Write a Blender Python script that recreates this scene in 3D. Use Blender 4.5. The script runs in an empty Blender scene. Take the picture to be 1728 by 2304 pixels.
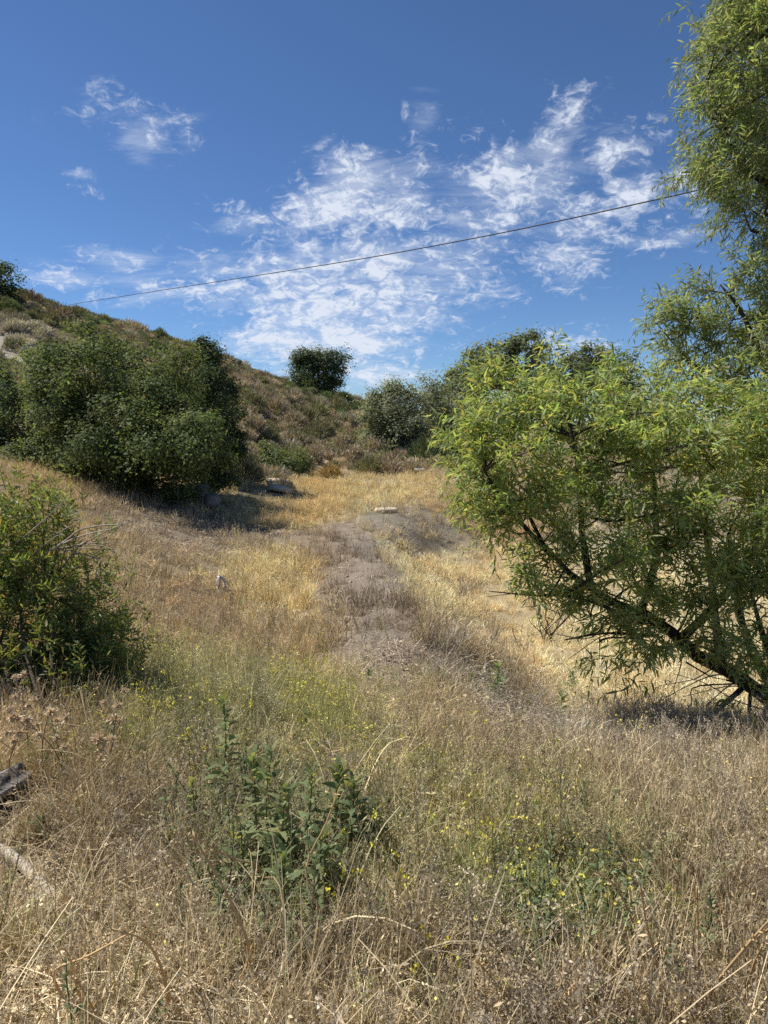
import bpy, math, random
import numpy as np
from mathutils import Vector, Matrix

rng = np.random.default_rng(7)
random.seed(7)
R = math.radians
sc = bpy.context.scene
COL = sc.collection

# ------------------------------------------------------------------ camera
F = 1597.0                      # focal length in pixels of the 1728 x 2304 photograph
PITCH = R(7.2)
CAM_Z = 1.65
cam_d = bpy.data.cameras.new('camera')
cam_d.sensor_fit = 'VERTICAL'
cam_d.sensor_height = 34.6
cam_d.sensor_width = 26.0
cam_d.lens = F / 2304.0 * 34.6
cam_d.clip_start = 0.05
cam_d.clip_end = 9000
cam = bpy.data.objects.new('camera', cam_d)
COL.objects.link(cam)
cam.location = (0, 0, CAM_Z)
cam.rotation_euler = (R(90) - PITCH, 0, 0)
sc.camera = cam

# ------------------------------------------------------------------ light
SUN_DIR = Vector((-0.94, 0.34, 0.0)).normalized()
SUN_EL = R(54)
sd = Vector((SUN_DIR.x * math.cos(SUN_EL), SUN_DIR.y * math.cos(SUN_EL), math.sin(SUN_EL)))
sun_l = bpy.data.lights.new('sun', 'SUN')
sun_l.energy = 5.0
sun_l.angle = R(0.55)
sun_l.color = (1.0, 0.955, 0.88)
sun = bpy.data.objects.new('sun', sun_l)
COL.objects.link(sun)
sun.location = (-20, 10, 40)
sun.rotation_euler = sd.to_track_quat('Z', 'Y').to_euler()

world = bpy.data.worlds.new('World')
sc.world = world
world.use_nodes = True
wn, wl = world.node_tree.nodes, world.node_tree.links
wn.clear()
sc.view_settings.view_transform = 'Standard'
sc.view_settings.look = 'None'
sc.view_settings.exposure = 0.47
sc.view_settings.gamma = 1.0
sc.view_settings.use_curve_mapping = False
sc.render.engine = 'CYCLES'
sc.cycles.max_bounces = 5
sc.cycles.diffuse_bounces = 3
sc.cycles.glossy_bounces = 2
sc.cycles.transmission_bounces = 3
sc.cycles.transparent_max_bounces = 4
sc.cycles.use_denoising = False
sc.cycles.sample_clamp_indirect = 4.0


def pix_dir(u, v):
    xc, yc = (u - 864.0) / F, (1152.0 - v) / F
    return np.array([xc, math.cos(PITCH) + math.sin(PITCH) * yc, -math.sin(PITCH) + math.cos(PITCH) * yc])


def pt(u, v, y):
    """The point at depth y (metres along +Y) seen at photograph pixel (u, v)."""
    d = pix_dir(u, v)
    return np.array([0, 0, CAM_Z]) + d * (y / d[1])


def build_world():
    def N(t, **k):
        n = wn.new(t)
        for a, b in k.items():
            setattr(n, a, b)
        return n

    def M(op, a, b=None, c=None, clamp=False):
        n = N('ShaderNodeMath', operation=op, use_clamp=clamp)
        for i, x in enumerate((a, b, c)):
            if x is None:
                continue
            if isinstance(x, (int, float)):
                n.inputs[i].default_value = x
            else:
                wl.new(x, n.inputs[i])
        return n.outputs[0]

    def V(op, a, b=None):
        n = N('ShaderNodeVectorMath', operation=op)
        for i, x in enumerate((a, b)):
            if x is None:
                continue
            if isinstance(x, (tuple, list)):
                n.inputs[i].default_value = x
            else:
                wl.new(x, n.inputs[i])
        return n

    def smooth(x, a, b):
        n = N('ShaderNodeMapRange', interpolation_type='SMOOTHSTEP')
        wl.new(x, n.inputs[0])
        n.inputs[1].default_value = a
        n.inputs[2].default_value = b
        return n.outputs[0]

    sky = N('ShaderNodeTexSky', sky_type='NISHITA')
    sky.sun_disc = False
    sky.sun_elevation = SUN_EL
    sky.sun_rotation = math.atan2(SUN_DIR.x, SUN_DIR.y)
    sky.air_density = 1.0
    sky.dust_density = 0.0
    sky.ozone_density = 10.0
    sky.altitude = 2000
    tc = N('ShaderNodeTexCoord')
    d = V('NORMALIZE', tc.outputs['Generated']).outputs[0]
    sep = N('ShaderNodeSeparateXYZ')
    wl.new(d, sep.inputs[0])
    # cloud layer seen in perspective: direction projected on a plane overhead
    zz = M('MAXIMUM', sep.outputs[2], 0.0)
    zz = M('ADD', zz, 0.42)
    comb = N('ShaderNodeCombineXYZ')
    wl.new(M('DIVIDE', sep.outputs[0], zz), comb.inputs[0])
    wl.new(M('DIVIDE', sep.outputs[1], zz), comb.inputs[1])
    p = comb.outputs[0]

    def noise(scale, detail, rough, dist=0.0, off=(0, 0, 0), stretch=(1, 1, 1)):
        mp = N('ShaderNodeMapping')
        wl.new(p, mp.inputs[0])
        mp.inputs['Location'].default_value = off
        mp.inputs['Scale'].default_value = stretch
        n = N('ShaderNodeTexNoise')
        wl.new(mp.outputs[0], n.inputs['Vector'])
        n.inputs['Scale'].default_value = scale
        n.inputs['Detail'].default_value = detail
        n.inputs['Roughness'].default_value = rough
        n.inputs['Distortion'].default_value = dist
        return n.outputs[0]

    n1 = noise(11.0, 10.0, 0.66, 0.9)
    n2 = noise(30.0, 8.0, 0.68, 0.9, (3.1, 1.7, 0.4))
    n3 = noise(2.2, 3.0, 0.5, 0.2, (7.3, 2.2, 1.0))
    nn = M('ADD', M('MULTIPLY', n1, 0.5), M('MULTIPLY', n2, 0.5))
    # where the banks of cloud drift: (u, v, half width, half height, weight)
    banks = [(285, 262, 95, 45, .62), (318, 305, 60, 40, .6), (415, 268, 55, 28, .42), (420, 310, 42, 20, .42), (320, 352, 46, 22, .5),
             (235, 252, 60, 18, .45),
             (800, 400, 90, 55, .76), (750, 480, 130, 75, .8), (890, 470, 100, 80, .68), (690, 560, 110, 90, .66), (830, 590, 170, 110, .76),
             (690, 670, 200, 100, .84), (850, 690, 190, 110, .8), (660, 780, 150, 70, .84), (780, 760, 150, 80, .84), (990, 620, 150, 90, .68),
             (1100, 655, 90, 50, .6), (520, 650, 170, 75, .62), (380, 645, 170, 60, .5), (850, 840, 130, 40, .62),
             (1130, 390, 100, 80, .74), (1200, 430, 110, 80, .72), (1230, 320, 60, 70, .64), (1275, 270, 45, 50, .6), (1090, 480, 130, 90, .7),
             (1300, 500, 120, 65, .72), (1275, 580, 100, 65, .7), (1395, 350, 100, 50, .68), (1435, 425, 70, 65, .72), (1540, 400, 70, 70, .6),
             (960, 275, 42, 45, .56), (1470, 540, 130, 26, .6), (545, 490, 80, 40, .55), (1270, 775, 130, 45, .62), (1362, 745, 30, 24, .52),
             (150, 625, 90, 34, .48), (280, 590, 90, 34, .58), (1000, 735, 40, 50, .48), (955, 780, 30, 34, .44), (185, 395, 32, 11, .6),
             (205, 432, 44, 11, .6), (1300, 190, 60, 24, .3), (1480, 262, 22, 20, .5), (95, 255, 26, 14, .36), (940, 370, 120, 60, .40),
             (1000, 540, 150, 90, .50)]
    acc = None
    for (u, v, ru, rv, w) in banks:
        b = Vector(pix_dir(u, v)).normalized()
        dd = V('SUBTRACT', d, tuple(b)).outputs[0]
        dd = V('MULTIPLY', dd, (F / (ru * 1.05), F / (ru * 1.5), F / (rv * 1.05))).outputs[0]
        ln = V('LENGTH', dd).outputs['Value']
        s = M('MULTIPLY', smooth(ln, 1.75, 0.0), w)
        acc = s if acc is None else M('MAXIMUM', acc, s)
    # elsewhere in the sky: scattered thin patches of the same cloud
    behind = smooth(sep.outputs[1], 0.35, -0.1)
    patch = M('MULTIPLY', M('MULTIPLY', smooth(n3, 0.5, 0.72), 0.6), behind)
    acc = M('MAXIMUM', acc, patch)
    nn = M('MULTIPLY_ADD', nn, 2.0, -0.5)
    x = M('ADD', nn, M('MULTIPLY', acc, 0.38))
    dens = smooth(x, 0.62, 1.06)
    dens = M('MULTIPLY', dens, smooth(acc, 0.02, 0.25))
    # thin veils
    veil = M('MULTIPLY', smooth(M('ADD', noise(6.0, 8.0, 0.7, 0.6, (1, 5, 0), (.5, 1.3, 1)), M('MULTIPLY', acc, 0.5)), 0.66, 1.05), 0.5)
    dens = M('MINIMUM', M('ADD', dens, veil), 0.93)
    above = smooth(sep.outputs[2], -0.01, 0.03)
    dens = M('MULTIPLY', dens, above)
    bg1 = N('ShaderNodeBackground')
    hsv = N('ShaderNodeHueSaturation')
    hsv.inputs['Saturation'].default_value = 1.0
    wl.new(sky.outputs[0], hsv.inputs['Color'])
    wl.new(hsv.outputs[0], bg1.inputs[0])
    bg1.inputs[1].default_value = SKY_STRENGTH
    bg2 = N('ShaderNodeBackground')
    bg2.inputs[0].default_value = (0.80, 0.86, 0.97, 1)
    bg2.inputs[1].default_value = 0.70
    mix = N('ShaderNodeMixShader')
    wl.new(dens, mix.inputs[0])
    wl.new(bg1.outputs[0], mix.inputs[1])
    wl.new(bg2.outputs[0], mix.inputs[2])
    out = N('ShaderNodeOutputWorld')
    wl.new(mix.outputs[0], out.inputs[0])


SKY_STRENGTH = 0.078
build_world()

# ------------------------------------------------------------------ noise and terrain


def _h(ix, iy, s):
    n = (ix.astype(np.int64) * 374761393 + iy.astype(np.int64) * 668265263 + s * 1274126177) & 0xFFFFFFFF
    n = ((n ^ (n >> 13)) * 1274126177) & 0xFFFFFFFF
    return ((n ^ (n >> 16)) & 0xFFFF) / 65535.0


def vnoise(x, y, s=0):
    ix, iy = np.floor(x), np.floor(y)
    fx, fy = x - ix, y - iy
    fx, fy = fx * fx * (3 - 2 * fx), fy * fy * (3 - 2 * fy)
    a, b, c, d = _h(ix, iy, s), _h(ix + 1, iy, s), _h(ix, iy + 1, s), _h(ix + 1, iy + 1, s)
    return (a * (1 - fx) + b * fx) * (1 - fy) + (c * (1 - fx) + d * fx) * fy


def fbm(x, y, s=0, o=4):
    t, a, w = 0, 1.0, 0
    for i in range(o):
        t = t + a * vnoise(x * 2 ** i + 17.3 * i, y * 2 ** i - 9.1 * i, s + i)
        w += a
        a *= 0.5
    return t / w


def warp(x, y):
    r = np.hypot(x, y) + 1e-6
    g = np.log1p(np.minimum(r, 260) / 5.0) / r
    return x * g, y * g


CREST = [(-260, 600, 44), (-120, 625, 46), (0, 662, 50), (90, 692, 52), (200, 722, 55), (330, 764, 60), (440, 798, 64), (520, 822, 68), (580, 848, 72), (650, 872, 76),
         (700, 884, 80), (760, 900, 85), (850, 920, 95), (1000, 945, 115)]
CTRL = []
for c in [(864, 2304, 1.8), (864, 2000, 2.55), (864, 1700, 4.2), (864, 1500, 6.5),
          (100, 1600, 4.75), (0, 1600, 4.9), (-150, 1600, 5.1), (250, 1400, 7.5), (300, 1250, 11), (150, 1110, 15), (0, 1062, 16), (-200, 1030, 17), (400, 1185, 15.5),
          (330, 1115, 18), (480, 1122, 19), (620, 1092, 23), (560, 1060, 26), (60, 1000, 24), (0, 950, 27), (200, 1040, 22), (-200, 930, 27),
          (530, 965, 32), (700, 1010, 34), (700, 955, 44), (720, 905, 58), (600, 905, 44), (600, 870, 58), (560, 985, 33),
          (400, 800, 50), (200, 760, 43), (60, 720, 40), (300, 850, 36), (60, 850, 31), (-200, 700, 40), (-200, 820, 31), (420, 900, 33),
          (850, 960, 55), (850, 1010, 40), (780, 1035, 34), (640, 1050, 29), (900, 935, 80),
          (1000, 1062, 29), (950, 1034, 36), (1000, 1150, 19.5), (900, 1190, 16.5), (864, 1100, 24.3), (750, 1120, 22), (864, 1150, 19.5), (740, 1200, 16.2),
          (1000, 1240, 17.4), (1100, 1300, 14.2), (1200, 1400, 11.3), (1300, 1500, 9.2), (1500, 1550, 8.4), (1700, 1600, 7.6), (1950, 1640, 7.2), (1400, 1250, 17), (1700, 1250, 17),
          (2100, 1250, 17), (1700, 1400, 11.3), (2000, 1400, 11.3), (1200, 1240, 17.2), (1200, 1195, 19), (1500, 1190, 19.5), (1800, 1190, 19.5), (1200, 1130, 21.5),
          (860, 1210, 15.6), (905, 1300, 11.2), (950, 1400, 8.7), (1030, 1505, 6.85), (930, 1240, 15.8), (1000, 1360, 12.3), (1130, 1460, 10.0), (1270, 1548, 8.3), (1080, 1380, 11.7), (1150, 1420, 10.9),
          (1250, 1650, 5.6), (1500, 1700, 5.0), (1728, 1750, 4.4), (2000, 1760, 4.4), (1728, 2000, 2.6), (1728, 2304, 1.8), (1400, 1900, 3.1), (1500, 1640, 6.1), (1728, 1670, 5.7),
          (700, 1350, 10.1), (800, 1350, 9.8), (690, 1300, 11.7), (600, 1300, 11.7), (500, 1400, 8.9), (600, 1500, 6.95), (400, 1500, 6.3),
          (300, 1700, 3.95), (0, 1750, 3.6), (0, 2000, 2.45), (0, 2304, 1.75), (400, 2000, 2.5),
          (1100, 1045, 33), (1400, 1045, 33), (1700, 1045, 32), (1200, 1000, 60), (1700, 1000, 60), (1300, 970, 150), (2200, 1000, 60), (2200, 1045, 32)] + CREST:
    CTRL.append(tuple(pt(*c)))
for (u, v, y) in CREST:
    p = pt(u, v, y)
    CTRL.append((p[0] * 1.12, p[1] * 1.12, p[2] * 1.02 - 0.8))
    CTRL.append((p[0] * 1.45, p[1] * 1.45, p[2] * 0.9 - 1.5))
    CTRL.append((p[0] * 2.6, p[1] * 2.6, p[2] * 0.35 - 1.0))
CTRL += [(0, 0, 0), (-2, 0, .06), (2, 0, -.04), (0, -3, .1), (-4, -4, .2), (4, -4, 0), (-8, 0, .2), (8, 0, -.3), (0, -15, .3), (-20, -10, .6), (20, -10, 0),
         (-12, 6, .2), (12, 6, -1.2), (0, -60, 0), (60, -40, 0), (-60, -40, 1.5), (60, 10, -.5), (-60, 15, 5), (80, 80, 0), (0, 240, 0), (120, 200, 0)]
CTRL = np.array(CTRL)
_cx, _cy = warp(CTRL[:, 0], CTRL[:, 1])


def _phi(r2):
    return 0.5 * r2 * np.log(r2 + 1e-9)


_n = len(CTRL)
_A = np.zeros((_n + 3, _n + 3))
_A[:_n, :_n] = _phi((_cx[:, None] - _cx) ** 2 + (_cy[:, None] - _cy) ** 2) + np.eye(_n) * 2e-4
_A[:_n, _n] = _A[_n, :_n] = 1
_A[:_n, _n + 1] = _A[_n + 1, :_n] = _cx
_A[:_n, _n + 2] = _A[_n + 2, :_n] = _cy
_w = np.linalg.solve(_A, np.concatenate([CTRL[:, 2], [0, 0, 0]]))


def hz(x, y):
    """Ground height."""
    x, y = np.atleast_1d(np.asarray(x, float)), np.atleast_1d(np.asarray(y, float))
    out = np.empty(x.shape)
    xf, yf = x.ravel(), y.ravel()
    of = np.empty(xf.shape)
    for i in range(0, len(xf), 20000):
        X, Y = warp(xf[i:i + 20000], yf[i:i + 20000])
        of[i:i + 20000] = _phi((X[:, None] - _cx) ** 2 + (Y[:, None] - _cy) ** 2) @ _w[:_n] + _w[_n] + _w[_n + 1] * X + _w[_n + 2] * Y
    r = np.hypot(xf, yf)
    k = np.clip((r - 150) / 110, 0, 1)
    of = of * (1 - k) + (-0.5) * k
    amp = np.clip(r / 40, 0.3, 1.6)
    of = of + (fbm(xf * .35, yf * .35, 3, 3) - .5) * .35 * amp * (1 - k) + (fbm(xf * 1.7, yf * 1.7, 9, 3) - .5) * .09
    # the low bank of dirt running away from the camera
    ax, ay, bx, by = -.55, 14.6, .25, 7.4
    t = np.clip(((xf - ax) * (bx - ax) + (yf - ay) * (by - ay)) / ((bx - ax) ** 2 + (by - ay) ** 2), 0, 1)
    dd = np.hypot(xf - ax - t * (bx - ax), yf - ay - t * (by - ay))
    of = of + .13 * np.exp(-(dd / 1.0) ** 2)
    return of.reshape(x.shape)


def gz(x, y):
    return float(hz(x, y)[0])


_ts = np.geomspace(0.8, 300, 900)


def P(u, v):
    """Where the sight line of photograph pixel (u, v) meets the ground."""
    d = pix_dir(u, v)
    d = d / np.linalg.norm(d)
    q = np.array([0, 0, CAM_Z]) + _ts[:, None] * d
    g = q[:, 2] - hz(q[:, 0], q[:, 1])
    i = np.argmax(g < 0) if (g < 0).any() else len(_ts) - 1
    i = max(i, 1)
    a, b = g[i - 1], g[i]
    k = a / (a - b) if a > b else 0
    t = _ts[i - 1] + (_ts[i] - _ts[i - 1]) * k
    q = np.array([0, 0, CAM_Z]) + t * d
    return np.array([q[0], q[1], gz(q[0], q[1])])


# ------------------------------------------------------------------ what grows or lies where (regions on the ground)
def poly(*uv):
    return np.array([P(u, v)[:2] for u, v in uv])


def inside(pg, x, y):
    c = np.zeros(x.shape, bool)
    n = len(pg)
    for i in range(n):
        x1, y1 = pg[i]
        x2, y2 = pg[(i + 1) % n]
        k = (y1 > y) != (y2 > y)
        with np.errstate(divide='ignore', invalid='ignore'):
            xi = (x2 - x1) * (y - y1) / (y2 - y1 + 1e-12) + x1
        c ^= k & (x < xi)
    return c


REG = {
    'basin': poly((900, 1243), (1000, 1226), (1300, 1216), (1700, 1216), (2000, 1220), (2050, 1640), (1728, 1650), (1500, 1622), (1340, 1605), (1235, 1565), (1165, 1510), (1065, 1425), (1000, 1370), (945, 1310)),
    'dirt': poly((620, 1198), (785, 1175), (870, 1225), (915, 1290), (965, 1390), (1010, 1500), (890, 1560), (740, 1480), (700, 1370), (680, 1285)),
    'greyscrub': poly((850, 1140), (1000, 1135), (1050, 1180), (1010, 1215), (930, 1225), (800, 1185)),
    'litter': poly((170, 1105), (330, 1120), (500, 1130), (610, 1190), (640, 1225), (560, 1255), (400, 1260), (300, 1200), (200, 1150)),
    'rust': poly((360, 1300), (470, 1290), (540, 1330), (560, 1420), (420, 1440), (330, 1390)),
    'olive': poly((250, 1480), (480, 1470), (700, 1540), (860, 1620), (820, 1720), (600, 1760), (420, 1800), (280, 1690)),
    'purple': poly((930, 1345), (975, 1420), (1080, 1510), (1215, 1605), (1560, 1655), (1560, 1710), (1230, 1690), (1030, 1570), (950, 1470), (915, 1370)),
    'straw': poly((-100, 1980), (250, 2010), (430, 2120), (700, 2200), (900, 2304), (900, 2500), (-200, 2500)),
    'yellowgreen': poly((850, 1740), (1250, 1760), (1480, 1900), (1500, 2150), (1150, 2200), (850, 2050)),
    'clump': poly((410, 1800), (620, 1790), (860, 1850), (880, 2110), (700, 2190), (470, 2110)),
    'patch': poly((1060, 1990), (1300, 1980), (1490, 2040), (1510, 2200), (1300, 2250), (1090, 2170)),
    'meadow': poly((480, 1120), (640, 1075), (760, 1060), (1010, 1065), (1080, 1140), (860, 1135), (700, 1190), (600, 1185)),
    'goldflat': poly((520, 1250), (690, 1215), (720, 1330), (730, 1400), (620, 1400), (560, 1330)),
    'palestrip': poly((820, 1215), (900, 1215), (960, 1300), (1010, 1390), (960, 1410), (890, 1330)),
    'orange': poly((960, 1115), (1080, 1110), (1090, 1160), (980, 1150)),
    'hill': poly((505, 1065), (600, 1095), (700, 1050), (1000, 1060), (1010, 1010), (1000, 960), (870, 930), (660, 872), (440, 790), (200, 700), (-250, 560), (-400, 900), (-200, 1010), (60, 1020), (300, 1060)),
}
TINT = {'base': (0.50, 0.402, 0.25), 'basin': (0.75, 0.615, 0.37), 'dirt': (.295, .24, .178), 'greyscrub': (0.44, 0.375, 0.27), 'litter': (0.432, 0.354, 0.256), 'rust': (0.48, 0.365, 0.22),
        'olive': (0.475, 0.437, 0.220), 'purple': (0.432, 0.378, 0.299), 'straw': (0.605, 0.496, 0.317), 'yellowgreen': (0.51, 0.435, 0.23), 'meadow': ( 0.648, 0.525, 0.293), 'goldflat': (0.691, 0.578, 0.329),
        'palestrip': (0.691, 0.602, 0.366), 'orange': (0.562, 0.389, 0.183), 'clump': (0.432, 0.389, 0.232), 'patch': (0.454, 0.413, 0.232), 'hill': (0.50, 0.42, 0.30)}


def masks(x, y):
    r = np.hypot(x, y)
    k = np.clip(r * .05, .05, 1.2)
    wx = x + (fbm(x / k * .5, y / k * .5, 21, 3) - .5) * 1.4 * k
    wy = y + (fbm(x / k * .5, y / k * .5, 31, 3) - .5) * 1.4 * k * np.clip(r / 10, 1, 2)
    return {n: inside(pg, wx, wy) for n, pg in REG.items()}


ORDER = ['hill', 'meadow', 'olive', 'yellowgreen', 'straw', 'clump', 'patch', 'purple', 'greyscrub', 'rust', 'goldflat', 'palestrip', 'orange', 'litter', 'basin', 'dirt']


def tint(x, y, m):
    c = np.tile(np.array(TINT['base']), (len(x), 1))
    for n in ORDER:
        c[m[n]] = TINT[n]
    r = np.hypot(x, y)
    s = np.clip(r / 6, .6, 5)
    a = fbm(x / s * 1.3, y / s * 1.3, 41, 4)
    b = fbm(x / s * 1.1 + 50, y / s * 1.1, 51, 3)
    c = c * (0.72 + 0.56 * a)[:, None]
    # patches drier (paler), redder, greyer
    far = np.clip(r / 12, .3, 1)
    c *= 1 + np.stack([(b - .5) * .35, (b - .5) * .05, -(b - .5) * .45], 1) * far[:, None]
    return np.clip(c, .02, .9)


# ------------------------------------------------------------------ mesh helpers
class MB:
    def __init__(s):
        s.v, s.c, s.q, s.t, s.n = [], [], [], [], 0

    def add(s, v, f, c, m=0):
        v = np.asarray(v, float).reshape(-1, 3)
        f = np.asarray(f, int)
        c = np.asarray(c, float)
        if c.ndim == 1:
            c = np.tile(c, (len(v), 1))
        s.v.append(v)
        s.c.append(c)
        (s.q if f.shape[1] == 4 else s.t).append((f + s.n, m))
        s.n += len(v)

    def merge_faces(s, v, fs, c, m=0):
        v = np.asarray(v, float).reshape(-1, 3)
        c = np.asarray(c, float)
        if c.ndim == 1:
            c = np.tile(c, (len(v), 1))
        s.v.append(v)
        s.c.append(c)
        for f in fs:
            f = np.asarray(f, int)
            if len(f):
                (s.q if f.shape[1] == 4 else s.t).append((f + s.n, m))
        s.n += len(v)

    def mesh(s, name, mats, smooth=False):
        me = bpy.data.meshes.new(name)
        v = np.concatenate(s.v) if s.v else np.zeros((0, 3))
        c = np.concatenate(s.c)
        q = np.concatenate([f for f, m in s.q]) if s.q else np.zeros((0, 4), int)
        t = np.concatenate([f for f, m in s.t]) if s.t else np.zeros((0, 3), int)
        mi = np.concatenate([np.full(len(f), m) for f, m in s.q] + [np.full(len(f), m) for f, m in s.t])
        me.vertices.add(len(v))
        me.vertices.foreach_set('co', v.astype(np.float32).ravel())
        lp = np.concatenate([q.ravel(), t.ravel()])
        me.loops.add(len(lp))
        me.loops.foreach_set('vertex_index', lp.astype(np.int32))
        me.polygons.add(len(q) + len(t))
        st = np.concatenate([np.arange(len(q)) * 4, len(q) * 4 + np.arange(len(t)) * 3])
        me.polygons.foreach_set('loop_start', st.astype(np.int32))
        me.polygons.foreach_set('material_index', mi.astype(np.int32))
        me.polygons.foreach_set('use_smooth', np.full(len(st), smooth))
        at = me.attributes.new('col', 'FLOAT_COLOR', 'POINT')
        at.data.foreach_set('color', np.concatenate([c, np.ones((len(c), 1))], 1).astype(np.float32).ravel())
        for m in (mats if isinstance(mats, (list, tuple)) else [mats]):
            me.materials.append(m)
        me.update(calc_edges=True)
        return me

    def build(s, name, mats, parent=None, smooth=False, link=True):
        o = bpy.data.objects.new(name, s.mesh(name, mats, smooth))
        if link:
            COL.objects.link(o)
        if parent is not None:
            o.parent = parent
            o.matrix_parent_inverse = Matrix.Translation(parent.location).inverted()
        return o


def tag(o, label=None, cat=None, group=None, kind=None):
    for k, v in (('label', label), ('category', cat), ('group', group), ('kind', kind)):
        if v:
            o[k] = v
    return o


def empty(name, loc, label, cat, group=None):
    o = bpy.data.objects.new(name, None)
    o.empty_display_size = .2
    COL.objects.link(o)
    o.location = [float(a) for a in loc]
    return tag(o, label, cat, group)


def nrm(a):
    a = np.asarray(a, float)
    return a / (np.linalg.norm(a, axis=-1, keepdims=True) + 1e-9)


def rdir(n):
    return nrm(rng.normal(size=(n, 3)))


def perp(d):
    d = nrm(d)
    h = np.where(np.abs(d[..., 2:3]) > .9, np.array([1., 0, 0]), np.array([0, 0, 1.]))
    return nrm(np.cross(d, h))


def ribbons(mb, Pth, W, S, c, m=0):
    """n ribbons of k points: centre lines (n,k,3), half widths (n,k), side vectors (n,3)."""
    n, k, _ = Pth.shape
    W = np.broadcast_to(W, (n, k))
    a = Pth - S[:, None, :] * W[..., None]
    b = Pth + S[:, None, :] * W[..., None]
    v = np.stack([a, b], 2).reshape(-1, 3)
    i = (np.arange(n)[:, None] * k + np.arange(k - 1)) * 2
    f = np.stack([i, i + 1, i + 3, i + 2], -1).reshape(-1, 4)
    c = np.asarray(c, float)
    if c.ndim == 2:
        c = np.repeat(c, k * 2, 0)
    elif c.ndim == 3:
        c = np.repeat(c.reshape(-1, 3), 2, 0)
    mb.add(v, f, c, m)


def tube(mb, path, rad, c, sides=6, m=0, cap=True):
    path = np.asarray(path, float)
    k = len(path)
    rad = np.broadcast_to(np.asarray(rad, float), (k,))
    tg = nrm(np.gradient(path, axis=0))
    s = perp(tg[0])
    rings = []
    for i in range(k):
        s = nrm(s - tg[i] * np.dot(s, tg[i]))
        b = np.cross(tg[i], s)
        a = np.arange(sides) * 2 * math.pi / sides
        rings.append(path[i] + rad[i] * (np.cos(a)[:, None] * s + np.sin(a)[:, None] * b))
    v = np.concatenate(rings)
    i, j = np.meshgrid(np.arange(k - 1), np.arange(sides), indexing='ij')
    j2 = (j + 1) % sides
    f = np.stack([i * sides + j, i * sides + j2, (i + 1) * sides + j2, (i + 1) * sides + j], -1).reshape(-1, 4)
    fs = [f]
    if cap:
        v = np.concatenate([v, path[:1], path[-1:]])
        jj = np.arange(sides)
        e = (k - 1) * sides
        fs.append(np.concatenate([np.stack([jj * 0 + k * sides, (jj + 1) % sides, jj], -1), np.stack([jj * 0 + k * sides + 1, e + jj, e + (jj + 1) % sides], -1)]))
    mb.merge_faces(v, fs, c, m)


def curve(p0, p1, n=6, bend=.12, sag=0.0):
    p0, p1 = np.asarray(p0, float), np.asarray(p1, float)
    t = np.linspace(0, 1, n)[:, None]
    L = np.linalg.norm(p1 - p0)
    o = rng.normal(size=3) * bend * L
    o2 = rng.normal(size=3) * bend * L * .4
    return p0 + (p1 - p0) * t + o * np.sin(math.pi * t) * .7 + o2 * np.sin(2 * math.pi * t) + np.array([0, 0, -sag * L]) * (t * t)


def smooth_path(pts, n=14):
    """Catmull-Rom through the given points."""
    p = np.asarray(pts, float)
    p = np.concatenate([2 * p[:1] - p[1:2], p, 2 * p[-1:] - p[-2:-1]])
    out = []
    m = len(p) - 3
    for s in np.linspace(0, m - 1e-6, n):
        i = int(s)
        t = s - i
        a, b, c, d = p[i:i + 4]
        out.append(.5 * (2 * b + (c - a) * t + (2 * a - 5 * b + 4 * c - d) * t * t + (3 * b - a - 3 * c + d) * t ** 3))
    return np.array(out)


def leaf_cards(mb, pos, d, nor, ln, wd, col, m=0, curl=.12):
    """Lance-shaped leaves: 6 vertices, 4 triangles each, folded a little and curling at the tip."""
    n = len(pos)
    d = nrm(d)
    s = nrm(np.cross(d, nor))
    nr = np.cross(s, d)
    ln = np.broadcast_to(ln, (n,))[:, None]
    wd = np.broadcast_to(wd, (n,))[:, None]
    b = pos
    l1 = pos + d * ln * .32 - s * wd + nr * wd * .35
    r1 = pos + d * ln * .32 + s * wd + nr * wd * .35
    l2 = pos + d * ln * .68 - s * wd * .72 + nr * (wd * .25 - ln * curl * .35)
    r2 = pos + d * ln * .68 + s * wd * .72 + nr * (wd * .25 - ln * curl * .35)
    t = pos + d * ln - nr * ln * curl
    v = np.stack([b, l1, r1, l2, r2, t], 1).reshape(-1, 3)
    i = np.arange(n)[:, None] * 6
    tri = np.concatenate([i + np.array([0, 2, 1]), i + np.array([3, 4, 5])])
    quad = i + np.array([1, 2, 4, 3])
    mb.merge_faces(v, [quad, tri], np.repeat(col, 6, 0), m)


def rhombs(mb, pos, d, nor, ln, wd, col, m=0):
    n = len(pos)
    d = nrm(d)
    s = nrm(np.cross(d, nor))
    ln = np.broadcast_to(ln, (n,))[:, None]
    wd = np.broadcast_to(wd, (n,))[:, None]
    v = np.stack([pos - d * ln * .5, pos + s * wd - d * ln * .05, pos + d * ln * .5, pos - s * wd + d * ln * .05], 1).reshape(-1, 3)
    f = np.arange(n)[:, None] * 4 + np.arange(4)
    mb.add(v, f, np.repeat(col, 4, 0), m)


def pick(cols, n, jit=.15, w=None):
    cols = np.asarray(cols, float)
    i = rng.choice(len(cols), n, p=w)
    return np.clip(cols[i] * (1 + rng.normal(size=(n, 1)) * jit) * (1 + rng.normal(size=(n, 3)) * .04), .004, .95)


# ------------------------------------------------------------------ materials
def new_mat(name):
    m = bpy.data.materials.new(name)
    m.use_nodes = True
    nt = m.node_tree
    nt.nodes.clear()
    return m, nt.nodes, nt.links


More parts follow.
